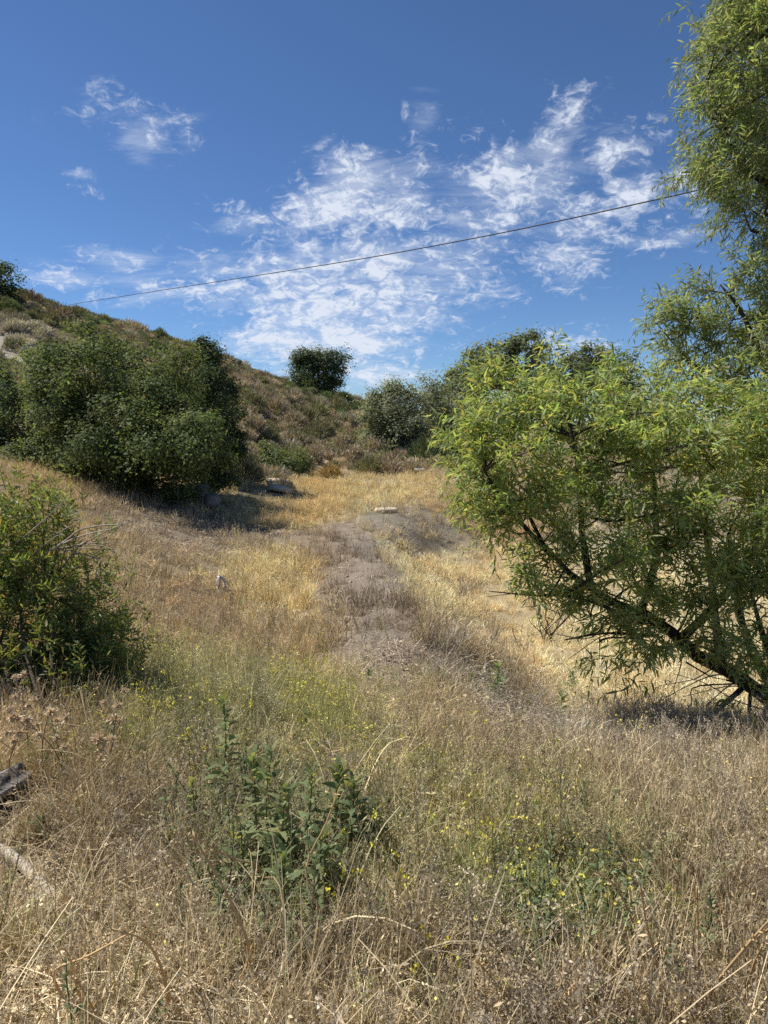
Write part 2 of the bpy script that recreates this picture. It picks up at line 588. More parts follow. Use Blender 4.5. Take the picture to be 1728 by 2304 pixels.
def plant_mat(name, trans=.3, rough=.6, spec=.25, inst=False, tcol=(1.25, 1.15, .55)):
    m, n, l = new_mat(name)
    at = n.new('ShaderNodeAttribute')
    at.attribute_name = 'col'
    c = at.outputs['Color']
    if inst:
        a2 = n.new('ShaderNodeAttribute')
        a2.attribute_type = 'INSTANCER'
        a2.attribute_name = 'tint'
        mx = n.new('ShaderNodeMix')
        mx.data_type = 'RGBA'
        mx.blend_type = 'MULTIPLY'
        mx.inputs[0].default_value = 1
        l.new(c, mx.inputs[6])
        l.new(a2.outputs['Color'], mx.inputs[7])
        c = mx.outputs[2]
    b = n.new('ShaderNodeBsdfPrincipled')
    b.inputs['Roughness'].default_value = rough
    b.inputs['Specular IOR Level'].default_value = spec
    l.new(c, b.inputs['Base Color'])
    out = n.new('ShaderNodeOutputMaterial')
    if trans > 0:
        t = n.new('ShaderNodeBsdfTranslucent')
        m2 = n.new('ShaderNodeMix')
        m2.data_type = 'RGBA'
        m2.blend_type = 'MULTIPLY'
        m2.inputs[0].default_value = 1
        l.new(c, m2.inputs[6])
        m2.inputs[7].default_value = (*tcol, 1)
        l.new(m2.outputs[2], t.inputs['Color'])
        mix = n.new('ShaderNodeMixShader')
        mix.inputs[0].default_value = trans
        l.new(b.outputs[0], mix.inputs[1])
        l.new(t.outputs[0], mix.inputs[2])
        l.new(mix.outputs[0], out.inputs[0])
    else:
        l.new(b.outputs[0], out.inputs[0])
    return m


def rough_mat(name, scale=8, contrast=.5, bump=.4, rough=.85, stretch=(1, 1, 1), dist=.02, fine=60):
    """Vertex colour broken up by two noises, with relief (bark, wood, stone)."""
    m, n, l = new_mat(name)
    at = n.new('ShaderNodeAttribute')
    at.attribute_name = 'col'
    tc = n.new('ShaderNodeTexCoord')
    mp = n.new('ShaderNodeMapping')
    mp.inputs['Scale'].default_value = stretch
    l.new(tc.outputs['Object'], mp.inputs[0])
    a = n.new('ShaderNodeTexNoise')
    a.inputs['Scale'].default_value = scale
    a.inputs['Detail'].default_value = 8
    a.inputs['Roughness'].default_value = .65
    l.new(mp.outputs[0], a.inputs['Vector'])
    f = n.new('ShaderNodeTexNoise')
    f.inputs['Scale'].default_value = fine
    f.inputs['Detail'].default_value = 5
    l.new(mp.outputs[0], f.inputs['Vector'])
    ad = n.new('ShaderNodeMath')
    ad.operation = 'ADD'
    l.new(a.outputs[0], ad.inputs[0])
    l.new(f.outputs[0], ad.inputs[1])
    mr = n.new('ShaderNodeMapRange')
    l.new(ad.outputs[0], mr.inputs[0])
    mr.inputs[1].default_value = .6
    mr.inputs[2].default_value = 1.4
    mr.inputs[3].default_value = 1 - contrast
    mr.inputs[4].default_value = 1 + contrast
    sc_ = n.new('ShaderNodeVectorMath')
    sc_.operation = 'SCALE'
    l.new(at.outputs['Color'], sc_.inputs[0])
    l.new(mr.outputs[0], sc_.inputs['Scale'])
    b = n.new('ShaderNodeBsdfPrincipled')
    b.inputs['Roughness'].default_value = rough
    b.inputs['Specular IOR Level'].default_value = .2
    l.new(sc_.outputs[0], b.inputs['Base Color'])
    bp = n.new('ShaderNodeBump')
    bp.inputs['Strength'].default_value = bump
    bp.inputs['Distance'].default_value = dist
    l.new(ad.outputs[0], bp.inputs['Height'])
    l.new(bp.outputs[0], b.inputs['Normal'])
    out = n.new('ShaderNodeOutputMaterial')
    l.new(b.outputs[0], out.inputs[0])
    return m


MAT = {
    'ground': rough_mat('soil', 3.0, .45, .7, .95, dist=.05, fine=45),
    'bark': rough_mat('bark', 14, .5, .8, .9, (1, 1, .35), .02),
    'wood': rough_mat('weathered_wood', 10, .45, .9, .85, (1, 1, 1), .01, 50),
    'rock': rough_mat('pale_rock', 6, .25, .6, .9, dist=.03, fine=40),
    'willow': plant_mat('willow_leaf', .5, .5, .25, tcol=(1.4, 1.35, .6)),
    'oak': plant_mat('oak_leaf', .42, .65, .12, tcol=(1.35, 1.3, .7)),
    'shrub': plant_mat('shrub_leaf', .42, .5, .3, tcol=(1.45, 1.35, .5)),
    'sage': plant_mat('sage_twig', .15, .8, .1),
    'herb': plant_mat('herb_leaf', .48, .6, .2, tcol=(1.4, 1.3, .6)),
    'dry': plant_mat('dry_stalk', .15, .7, .15, tcol=(1.1, 1, .8)),
    'flower': plant_mat('yellow_petal', .3, .6, .1, tcol=(1, 1, .5)),
    'grass': plant_mat('dry_grass', .25, .65, .15, True, (1.1, 1.0, .75)),
    'sage_i': plant_mat('sage_far', .15, .8, .1, True),
    'cable': rough_mat('cable_rubber', 20, .1, .1, .6),
}

# ------------------------------------------------------------------ ground
def build_ground():
    az = np.concatenate([np.linspace(-46, 46, 250, endpoint=False), np.linspace(46, 314, 80, endpoint=False)])
    az = np.radians(az)
    rr = np.geomspace(.3, 4000, 380)
    A, Rr = np.meshgrid(az, rr)
    x, y = Rr * np.sin(A), Rr * np.cos(A)
    z = hz(x, y)
    v = np.stack([x, y, z], -1).reshape(-1, 3)
    k, n = x.shape
    i, j = np.meshgrid(np.arange(k - 1), np.arange(n), indexing='ij')
    j2 = (j + 1) % n
    f = np.stack([i * n + j, (i + 1) * n + j, (i + 1) * n + j2, i * n + j2], -1).reshape(-1, 4)
    m = masks(v[:, 0], v[:, 1])
    c = tint(v[:, 0], v[:, 1], m) * .48
    c[m['dirt'] | m['hill']] *= 1.6
    v = np.concatenate([v, [[0, 0, gz(0, 0)]]])
    c = np.concatenate([c, [TINT['base']]])
    jj = np.arange(n)
    fan = np.stack([jj * 0 + len(v) - 1, jj, (jj + 1) % n], -1)[:, [0, 2, 1]]
    mb = MB()
    mb.merge_faces(v, [f[:, ::-1], fan[:, ::-1]], c)
    o = mb.build('ground', MAT['ground'], smooth=True)
    tag(o, kind='structure')
    # make sure the sheet faces up
    me = o.data
    if me.polygons[len(me.polygons) // 2].normal.z < 0:
        me.flip_normals()
    return o


build_ground()

# ------------------------------------------------------------------ tufts (meshes scattered as ground cover)
def bent(n, k, h, lean, bend, base_r):
    """Centre lines of n blades with k points."""
    a = rng.uniform(0, 2 * math.pi, n)
    d = np.stack([np.cos(a), np.sin(a), np.zeros(n)], 1)
    lean = np.broadcast_to(lean, (n,))
    t = np.linspace(0, 1, k)
    b = rng.uniform(0, base_r, n)[:, None] * np.stack([np.cos(a2 := rng.uniform(0, 2 * math.pi, n)), np.sin(a2), np.zeros(n)], 1)
    ang = lean[:, None] + np.broadcast_to(bend, (n,))[:, None] * t[None, :]
    seg = np.broadcast_to(h, (n,))[:, None] / (k - 1)
    dx = np.cumsum(np.sin(ang) * seg, 1) - np.sin(ang[:, :1]) * seg
    dz = np.cumsum(np.cos(ang) * seg, 1) - np.cos(ang[:, :1]) * seg
    Pth = b[:, None, :] + d[:, None, :] * dx[..., None] + np.array([0, 0, 1.]) * dz[..., None]
    side = nrm(np.cross(d, rdir(n)) + np.stack([-d[:, 1], d[:, 0], d[:, 2]], 1) * .8)
    return Pth, side


def tuft_grass(n=34, h=(.18, .42), w=.0016, lean=.5, bend=.9, base=.10, seed=.3, k=4):
    mb = MB()
    hh = rng.uniform(*h, n)
    Pth, S = bent(n, k, hh, np.abs(rng.normal(0, lean, n)), rng.normal(.2, bend, n), base)
    W = np.linspace(1, .35, k)[None, :] * w * rng.uniform(.7, 1.5, n)[:, None]
    br = rng.uniform(.7, 1.3, n)[:, None, None] * np.linspace(.78, 1.12, k)[None, :, None]
    c = np.ones((n, k, 3)) * br
    ribbons(mb, Pth, W, S, c)
    m = int(n * seed)
    if m:
        tip, dr = Pth[:m, -1], nrm(Pth[:m, -1] - Pth[:m, -2])
        for q in range(3):
            dd = nrm(dr + rng.normal(size=(m, 3)) * .45 + np.array([0, 0, -.25]))
            rhombs(mb, tip - dr * hh[:m, None] * .06 * q, dd, rdir(m), .028 * rng.uniform(.6, 1.3, m), w * 2.2, np.ones((m, 3)) * rng.uniform(.85, 1.15, (m, 1)))
    return mb


def tuft_twig(h=(.25, .6), stems=3, br=12, w=.0016, heads=True):
    mb = MB()
    for s in range(stems):
        hh = rng.uniform(*h)
        k = 6
        Pth, S = bent(1, k, hh, abs(rng.normal(0, .28)), rng.normal(0, .5), .06)
        ribbons(mb, Pth, np.linspace(1.5, .6, k)[None, :] * w, S, np.ones((1, k, 3)) * rng.uniform(.6, 1.0))
        t = rng.uniform(.25, 1, br)
        idx = t * (k - 1)
        i0 = np.minimum(idx.astype(int), k - 2)
        fr = (idx - i0)[:, None]
        p0 = Pth[0, i0] * (1 - fr) + Pth[0, i0 + 1] * fr
        L = hh * (1.15 - t) * rng.uniform(.25, .7, br)
        d = nrm(rdir(br) * np.array([1, 1, .3]) + np.array([0, 0, .75]))
        tt = np.linspace(0, 1, 4)[None, :, None]
        pp = p0[:, None] + d[:, None] * L[:, None, None] * tt + rng.normal(size=(br, 1, 3)) * .12 * L[:, None, None] * tt ** 2
        ribbons(mb, pp, np.linspace(1, .45, 4)[None, :] * w * .8, perp(d), np.ones((br, 4, 3)) * rng.uniform(.65, 1.2, (br, 1, 1)))
        if heads:
            q = 4
            hp = (pp[:, [1, 2, 3, 3]] + rng.normal(size=(br, q, 3)) * .006).reshape(-1, 3)
            rhombs(mb, hp, rdir(br * q), rdir(br * q), .011 * rng.uniform(.6, 1.5, br * q), .0038, np.ones((br * q, 3)) * rng.uniform(.8, 1.5, (br * q, 1)))
    return mb


def tuft_litter(n=26, size=(.012, .045), sticks=8):
    mb = MB()
    p = np.stack([rng.normal(0, .11, n), rng.normal(0, .11, n), rng.uniform(.002, .035, n)], 1)
    nor = nrm(rdir(n) * .8 + np.array([0, 0, 1]))
    ln = rng.uniform(*size, n)
    leaf_cards(mb, p, rdir(n) * np.array([1, 1, .25]), nor, ln, ln * rng.uniform(.12, .32, n), np.ones((n, 3)) * rng.uniform(.55, 1.6, (n, 1)), curl=.3)
    a = rng.uniform(0, 6.28, sticks)
    d = np.stack([np.cos(a), np.sin(a), rng.normal(0, .15, sticks)], 1)
    p0 = np.stack([rng.normal(0, .1, sticks), rng.normal(0, .1, sticks), rng.uniform(.004, .05, sticks)], 1)
    t = np.linspace(-.5, .5, 4)[None, :, None]
    L = rng.uniform(.1, .32, sticks)[:, None, None]
    pp = p0[:, None] + d[:, None] * t * L + rng.normal(size=(sticks, 1, 3)) * (t ** 2) * .25 * L
    pp[..., 2] = np.abs(pp[..., 2])
    ribbons(mb, pp, np.full((sticks, 4), .0016), perp(d + rng.normal(size=d.shape) * .3), np.ones((sticks, 4, 3)) * rng.uniform(.8, 1.5, (sticks, 1, 1)))
    return mb


def tuft_flower(h=(.3, .6), stems=3, br=9, fl=3, w=.0014, green=(.17, .19, .05), yel=(.80, .72, .10), fs=.012):
    """Wiry branching green stems with small yellow flowers; colours are its own (not tinted)."""
    mb = MB()
    for s in range(stems):
        hh = rng.uniform(*h)
        k = 6
        Pth, S = bent(1, k, hh, abs(rng.normal(0, .3)), rng.normal(0, .5), .05)
        gc = np.array(green) * rng.uniform(.7, 1.35)
        ribbons(mb, Pth, np.linspace(1.5, .6, k)[None, :] * w, S, np.ones((1, k, 3)) * gc)
        t = rng.uniform(.3, 1, br)
        idx = t * (k - 1)
        i0 = np.minimum(idx.astype(int), k - 2)
        fr = (idx - i0)[:, None]
        p0 = Pth[0, i0] * (1 - fr) + Pth[0, i0 + 1] * fr
        L = hh * (1.2 - t) * rng.uniform(.3, .75, br)
        d = nrm(rdir(br) * np.array([1, 1, .3]) + np.array([0, 0, .7]))
        tt = np.linspace(0, 1, 4)[None, :, None]
        pp = p0[:, None] + d[:, None] * L[:, None, None] * tt + rng.normal(size=(br, 1, 3)) * .15 * L[:, None, None] * tt ** 2
        ribbons(mb, pp, np.linspace(1, .5, 4)[None, :] * w * .8, perp(d), np.ones((br, 4, 3)) * gc * rng.uniform(.8, 1.5, (br, 1, 1)))
        m = fl * 2
        sel = rng.choice(br, fl)
        hp = np.repeat(pp[sel, -1], 2, 0) + rng.normal(size=(m, 3)) * fs * .35
        rhombs(mb, hp, rdir(m), nrm(rdir(m) + np.array([0, 0, .8])), fs * rng.uniform(.6, 1.3, m), fs * .45, pick([yel], m, .15), 0)
    return mb


def tuft_forb(n=16, ln=(.03, .07), col=(.18, .23, .09)):
    mb = MB()
    a = rng.uniform(0, 6.28, n)
    el = rng.uniform(.2, 1.3, n)
    d = np.stack([np.cos(a) * np.cos(el), np.sin(a) * np.cos(el), np.sin(el)], 1)
    p = np.stack([np.zeros(n), np.zeros(n), rng.uniform(0, .12, n)], 1) + d * .01
    L = rng.uniform(*ln, n)
    leaf_cards(mb, p, d, nrm(rdir(n) * .4 + np.array([0, 0, 1])), L, L * .2, pick([col], n, .25))
    return mb


def tuft_herb(h=(.22, .42), n=26, col=((.185, .235, .11), (.225, .27, .13), (.15, .19, .09), (.27, .26, .12)), ln=.055):
    mb = MB()
    hh = rng.uniform(*h)
    p = curve((0, 0, 0), (rng.normal() * .05, rng.normal() * .05, hh), 6, .05)
    tube(mb, p, np.linspace(.0035, .0018, 6), (.16, .2, .09), 4)
    t = np.linspace(.1, 1, n)
    pos = np.stack([np.interp(t, np.linspace(0, 1, 6), p[:, k]) for k in range(3)], 1)
    a = np.arange(n) * 2.4 + rng.normal(0, .3, n)
    el = .1 + 1.05 * t ** 2 + rng.normal(0, .2, n)
    d = np.stack([np.cos(a) * np.cos(el), np.sin(a) * np.cos(el), np.sin(el)], 1)
    L = ln * (1.15 - .6 * t) * rng.uniform(.7, 1.25, n)
    leaf_cards(mb, pos, d, nrm(rdir(n) * .35 + np.array([0, 0, 1])), L, L * .19, pick(col, n, .2), curl=.15)
    return mb


def pebble(r=.02):
    mb = MB()
    # rough twelve-vertex stone
    t = (1 + 5 ** .5) / 2
    v = np.array([(-1, t, 0), (1, t, 0), (-1, -t, 0), (1, -t, 0), (0, -1, t), (0, 1, t), (0, -1, -t), (0, 1, -t), (t, 0, -1), (t, 0, 1), (-t, 0, -1), (-t, 0, 1)], float)
    f = [(0, 11, 5), (0, 5, 1), (0, 1, 7), (0, 7, 10), (0, 10, 11), (1, 5, 9), (5, 11, 4), (11, 10, 2), (10, 7, 6), (7, 1, 8), (3, 9, 4), (3, 4, 2), (3, 2, 6), (3, 6, 8), (3, 8, 9), (4, 9, 5), (2, 4, 11), (6, 2, 10), (8, 6, 7), (9, 8, 1)]
    v = nrm(v) * rng.uniform(.7, 1.25, (12, 1)) * np.array([1, .75, .5]) * r
    mb.add(v, f, np.ones(3))
    return mb


def scatter(name, label, variants, mat, pts, scl, tints, tilt=.15, zoff=-.01, smooth=False):
    """One ground-cover object: points on the ground, a geometry-nodes copy of a tuft on each."""
    n = len(pts)
    objs = []
    for i, mb in enumerate(variants):
        me = mb.mesh(name + '_tuft', mat, smooth)
        objs.append(bpy.data.objects.new(name + '_tuft', me))
    me = bpy.data.meshes.new(name)
    me.vertices.add(n)
    q = pts.copy()
    q[:, 2] += zoff
    me.vertices.foreach_set('co', q.astype(np.float32).ravel())
    a = me.attributes.new('scl', 'FLOAT', 'POINT')
    a.data.foreach_set('value', np.asarray(scl, np.float32))
    a = me.attributes.new('rot', 'FLOAT_VECTOR', 'POINT')
    rt = np.stack([rng.normal(0, tilt, n), rng.normal(0, tilt, n), rng.uniform(0, 2 * math.pi, n)], 1)
    a.data.foreach_set('vector', rt.astype(np.float32).ravel())
    a = me.attributes.new('tint', 'FLOAT_COLOR', 'POINT')
    a.data.foreach_set('color', np.concatenate([tints, np.ones((n, 1))], 1).astype(np.float32).ravel())
    a = me.attributes.new('which', 'INT', 'POINT')
    a.data.foreach_set('value', rng.integers(0, len(objs), n).astype(np.int32))
    me.update()
    o = bpy.data.objects.new(name, me)
    COL.objects.link(o)
    o['kind'] = 'stuff'
    o['label'] = label
    g = bpy.data.node_groups.new(name + '_scatter', 'GeometryNodeTree')
    g.interface.new_socket('Geometry', in_out='INPUT', socket_type='NodeSocketGeometry')
    g.interface.new_socket('Geometry', in_out='OUTPUT', socket_type='NodeSocketGeometry')
    gi, go = g.nodes.new('NodeGroupInput'), g.nodes.new('NodeGroupOutput')
    iop = g.nodes.new('GeometryNodeInstanceOnPoints')
    jn = g.nodes.new('GeometryNodeJoinGeometry')
    for ob in objs:
        oi = g.nodes.new('GeometryNodeObjectInfo')
        oi.inputs['Object'].default_value = ob
        oi.inputs['As Instance'].default_value = True
        g.links.new(oi.outputs['Geometry'], jn.inputs[0])

    def attr(nm, ty):
        na = g.nodes.new('GeometryNodeInputNamedAttribute')
        na.data_type = ty
        na.inputs['Name'].default_value = nm
        return na.outputs['Attribute']
    g.links.new(gi.outputs[0], iop.inputs['Points'])
    g.links.new(jn.outputs[0], iop.inputs['Instance'])
    iop.inputs['Pick Instance'].default_value = True
    g.links.new(attr('which', 'INT'), iop.inputs['Instance Index'])
    e2r = g.nodes.new('FunctionNodeEulerToRotation')
    g.links.new(attr('rot', 'FLOAT_VECTOR'), e2r.inputs[0])
    g.links.new(e2r.outputs[0], iop.inputs['Rotation'])
    g.links.new(attr('scl', 'FLOAT'), iop.inputs['Scale'])
    g.links.new(iop.outputs[0], go.inputs[0])
    md = o.modifiers.new('scatter', 'NODES')
    md.node_group = g
    me.materials.append(mat)
    return o


def wedge(n, r0, r1, p=1.0, amax=43):
    """n ground points in the view, density falling off with distance as r**-p per area."""
    a = np.radians(rng.uniform(-amax, amax, n))
    e = 2 - p
    u = rng.uniform(0, 1, n)
    r = (r0 ** e + u * (r1 ** e - r0 ** e)) ** (1 / e) if abs(e) > 1e-3 else r0 * (r1 / r0) ** u
    return r * np.sin(a), r * np.cos(a)


KEEP_CLEAR = []          # (x, y, radius) spots without tall cover (rocks, logs)
for (u, v, rad) in [(624, 1114, 1.2), (870, 1165, .8), (498, 1285, .35), (30, 1830, .22), (0, 1860, .2), (60, 1960, .13), (20, 1945, .13), (95, 2015, .13), (120, 2035, .1)]:
    q = P(u, v)
    KEEP_CLEAR.append((q[0], q[1], rad))


def keep_mask(x, y):
    k = np.ones(len(x), bool)
    for (a, b, r) in KEEP_CLEAR:
        k &= (x - a) ** 2 + (y - b) ** 2 > r * r
    return k


def cover(name, label, variants, n, r0, r1, dens, scale, mat=None, p=1.0, own=None, tilt=.15, zoff=-.01, mul=1.0, gray=0.0, rscale=0.0):
    x, y = wedge(n, r0, r1, p)
    r = np.hypot(x, y)
    jx, jy = x + rng.normal(size=n) * .035 * r, y + rng.normal(size=n) * .05 * r
    m = masks(jx, jy)
    dm = masks(x + (jx - x) * .45, y + (jy - y) * .45)['dirt']
    m = {a: (dm if a == 'dirt' else b & ~dm) for a, b in m.items()}
    pr = dens(x, y, m, r)
    k = (rng.uniform(0, 1, n) < pr) & keep_mask(x, y)
    x, y = x[k], y[k]
    m = {a: b[k] for a, b in m.items()}
    z = hz(x, y)
    r = np.hypot(x, y)
    if own is None:
        t = tint(x, y, m) * np.exp(rng.normal(0, .30, (len(x), 1))) * mul * np.where(m['straw'], .98, np.clip(.86 + (r - 3) * .06, .86, 1.08))[:, None]
        if gray:
            t = t * (1 - gray) + t.mean(1, keepdims=True) * gray * np.array([1.02, .97, .95])
    else:
        t = np.ones((len(x), 3)) * np.asarray(own) * rng.uniform(.75, 1.3, (len(x), 1))
    s = rng.uniform(*scale, len(x)) * (1 + rscale * np.clip(r - 6, 0, 30))
    if callable(mul):
        pass
    return scatter(name, label, variants, mat or MAT['grass'], np.stack([x, y, z], 1), s, np.clip(t, 0, 1), tilt, zoff)


def D(base=1.0, seed=77, **k):
    k.setdefault('clump', base * .55)
    k.setdefault('patch', base * .4)

    def f(x, y, m, r):
        d = np.full(len(x), base)
        for n in ORDER:
            if n in k:
                d[m[n]] = k[n]
        s = np.clip(r / 5, .7, 3)
        if 'dirt' in k and base > .8:
            dp = fbm(x * .9, y * .9, seed + 5, 3)
            q = m['dirt'] & (dp > .53)
            d[q] = np.maximum(d[q], np.clip((dp[q] - .53) * 7, 0, .6) * base)
        return d * np.clip((fbm(x / s * 2.2, y / s * 2.2, seed, 3) - .37) * 5.5, np.where(r > 7, .16, .06), 1.25)
    return f


def build_cover():
    g_near = [tuft_grass(34, (.12, .36), .0021, .55, .9, .08, .22) for _ in range(5)]
    g_far = [tuft_grass(30, (.15, .36), .004, .5, .8, .16, .15, 3) for _ in range(4)]
    short = [tuft_grass(44, (.05, .15), .003, .6, .8, .16, .05, 3) for _ in range(4)]
    tang = [tuft_grass(20, (.2, .5), .0021, 1.0, 1.2, .12, .08, 5) for _ in range(5)]
    tw_near = [tuft_twig((.2, .5), 3, 12, .0016) for _ in range(5)]
    tw_far = [tuft_twig((.2, .5), 4, 9, .003) for _ in range(4)]
    lit = [tuft_litter() for _ in range(5)]
    cover('dry_grass', 'fine dry tan grass of the near slope', g_near, 10000, 1.0, 9, D(.85, dirt=.12, basin=.04, litter=.1, purple=.5, straw=.4), (.45, 1.0), p=1.1)
    cover('tangled_straw', 'tangled thin straw and dead stems near the camera', tang, 4200, 1.0, 8, D(.7, 11, dirt=.03, basin=.01, straw=.9, purple=.6), (.35, .9), p=1.1, mul=1.15)
    cover('golden_grass', 'golden dry grass of the flat and the meadow', g_far, 24000, 7, 46, D(.85, 31, dirt=.08, basin=.07, litter=.12, hill=.22, purple=.4, greyscrub=.5, goldflat=1, meadow=1), (.5, 1.1), p=1.0, rscale=.006)
    cover('short_grass', 'short golden grass of the dry basin', short, 36000, 7, 30, D(.28, basin=1, dirt=.2, goldflat=.6, palestrip=.6, meadow=.5), (.7, 1.4), p=.8, rscale=.02)
    cover('dead_weeds', 'brown dead twiggy weeds near the camera', tw_near, 5200, 1.2, 9, D(.65, 23, dirt=.03, basin=.02, purple=1, straw=.25), (.4, 1.0), p=1.0, mul=.72, gray=.25)
    cover('dead_brush', 'grey brown dead weeds on the banks and meadow', tw_far, 9000, 7, 46, D(.4, 47, dirt=.04, basin=.03, litter=.15, hill=.3, purple=1, greyscrub=.45, rust=.8), (.5, .95), p=1.0, mul=.85, gray=.3, rscale=.006)
    cover('leaf_litter', 'dry leaves, husks and broken stems lying on the soil', lit, 9000, 1.0, 9, D(.85, 91, dirt=.2, basin=.3, straw=1.2), (.6, 1.3), p=1.3, tilt=.08, zoff=.002, mul=.95)
    lit2 = [tuft_litter(24, (.025, .06), 7) for _ in range(3)]
    cover('oak_litter', 'grey tan dead leaves lying under the oak', lit2, 6000, 11, 22, lambda x, y, m, r: np.where(m['litter'], .9, 0.0), (.7, 1.3), p=.6, tilt=.08, zoff=.002, gray=.1, mul=.9)
    fl = [tuft_flower(fs=.0155, fl=6, yel=(.74, .68, .14)) for _ in range(4)]
    cover('flowering_mustard', 'fine wiry weeds with small yellow flowers', fl, 2400, 2.0, 8, D(.02, 59, olive=.9, yellowgreen=.32, patch=.4, straw=.02, dirt=0, basin=0, purple=.04), (.45, .95), own=(1, 1, 1), p=.8)
    co = [tuft_grass(7, (.25, .65), .0029, .7, 1.0, .12, 0, 6) for _ in range(6)]
    cover('coarse_stalks', 'coarse bent straw stalks standing out of the finer grass', co, 1500, 1.2, 7, D(.45, 83, dirt=.02, basin=0, straw=.5, purple=.3), (.45, 1.0), p=1.0, mul=1.02)
    gs = [tuft_flower((.2, .5), 3, 11, 1, .0016, (.24, .25, .10), (.75, .66, .2), .010) for _ in range(4)]
    cover('green_stems', 'wiry olive green weed stems mixed through the dry grass', gs, 4200, 1.5, 8, D(.13, 67, olive=.5, yellowgreen=.5, patch=.75, clump=.5, straw=.06, dirt=.02, basin=0, purple=.1), (.45, 1.0), own=(1, 1, 1), p=.9)
    cr = [tuft_flower((.15, .3), 3, 8, 6, .0012, (.22, .2, .09), (.72, .62, .38), .010) for _ in range(3)]
    cover('cream_flowers', 'tiny cream seed heads among the dry grass', cr, 1300, 2.2, 7, D(.12, yellowgreen=.9, olive=.2, dirt=0, basin=0), (.6, 1.0), own=(1, 1, 1), p=.8)
    fo = [tuft_forb() for _ in range(3)]
    cover('green_forbs', 'small green leaves among the dry grass', fo, 3000, 1.5, 9, D(.22, yellowgreen=.45, olive=.5, straw=.03, dirt=.03), (.5, 1.1), own=(1, 1, 1), p=.8)
    hb = [tuft_herb() for _ in range(5)]
    cover('leafy_undergrowth', 'soft green leafy weeds massed low around the taller ones', hb, 5200, 1.7, 4.2, lambda x, y, m, r: np.where(m['clump'], .22, np.where(m['patch'], .26, .006)), (.4, 1.05), own=(1, 1, 1), p=.8, tilt=.2)
    pb = [pebble() for _ in range(4)]

    def dd(x, y, m, r):
        return np.where(m['dirt'], 1.0, .03) * np.clip(fbm(x * 2, y * 2, 5, 2) * 1.6 - .3, 0, 1)
    x, y = wedge(16000, 2, 20, .3)
    m = masks(x, y)
    k = rng.uniform(0, 1, len(x)) < dd(x, y, m, 0)
    x, y = x[k], y[k]
    scatter('gravel', 'pebbles and clods on the bare dirt bank', pb, MAT['grass'], np.stack([x, y, hz(x, y)], 1), rng.gamma(1.4, .45, len(x)) * .8 + .25,
            pick([(.42, .35, .28), (.58, .50, .40), (.32, .26, .20)], len(x), .2, [.5, .25, .25]), .4, .0)


build_cover()

# ------------------------------------------------------------------ trees
def lobe(u, v, y, ru, rv, rd):
    return (pt(u, v, y), np.array([ru * y / F, rd, rv * y / F]))


def lobe_points(lobes, n, shell=.55):
    vol = np.array([np.prod(r) ** .75 for c, r in lobes])
    i = rng.choice(len(lobes), n, p=vol / vol.sum())
    c = np.array([l[0] for l in lobes])[i]
    r = np.array([l[1] for l in lobes])[i]
    d = rdir(n)
    f = (shell ** 3 + rng.uniform(0, 1, n) * (1 - shell ** 3)) ** (1 / 3)
    return c + d * r * f[:, None], nrm(d / r), i


def branches(mb, targets, limb_pts, col, r0=.02, sides=4, up=True):
    limb_pts = np.asarray(limb_pts)
    for t in targets:
        dv = t - limb_pts
        cost = np.linalg.norm(dv, axis=1) + np.where(dv[:, 2] < 0, 1.0, 0) * np.abs(dv[:, 2]) * 1.5
        b = limb_pts[np.argmin(cost)]
        L = np.linalg.norm(t - b)
        tube(mb, curve(b, t, 5, .08), np.linspace(r0 * min(1, .5 + L * .3), r0 * .25, 5), np.array(col) * rng.uniform(.8, 1.2), sides, cap=False)


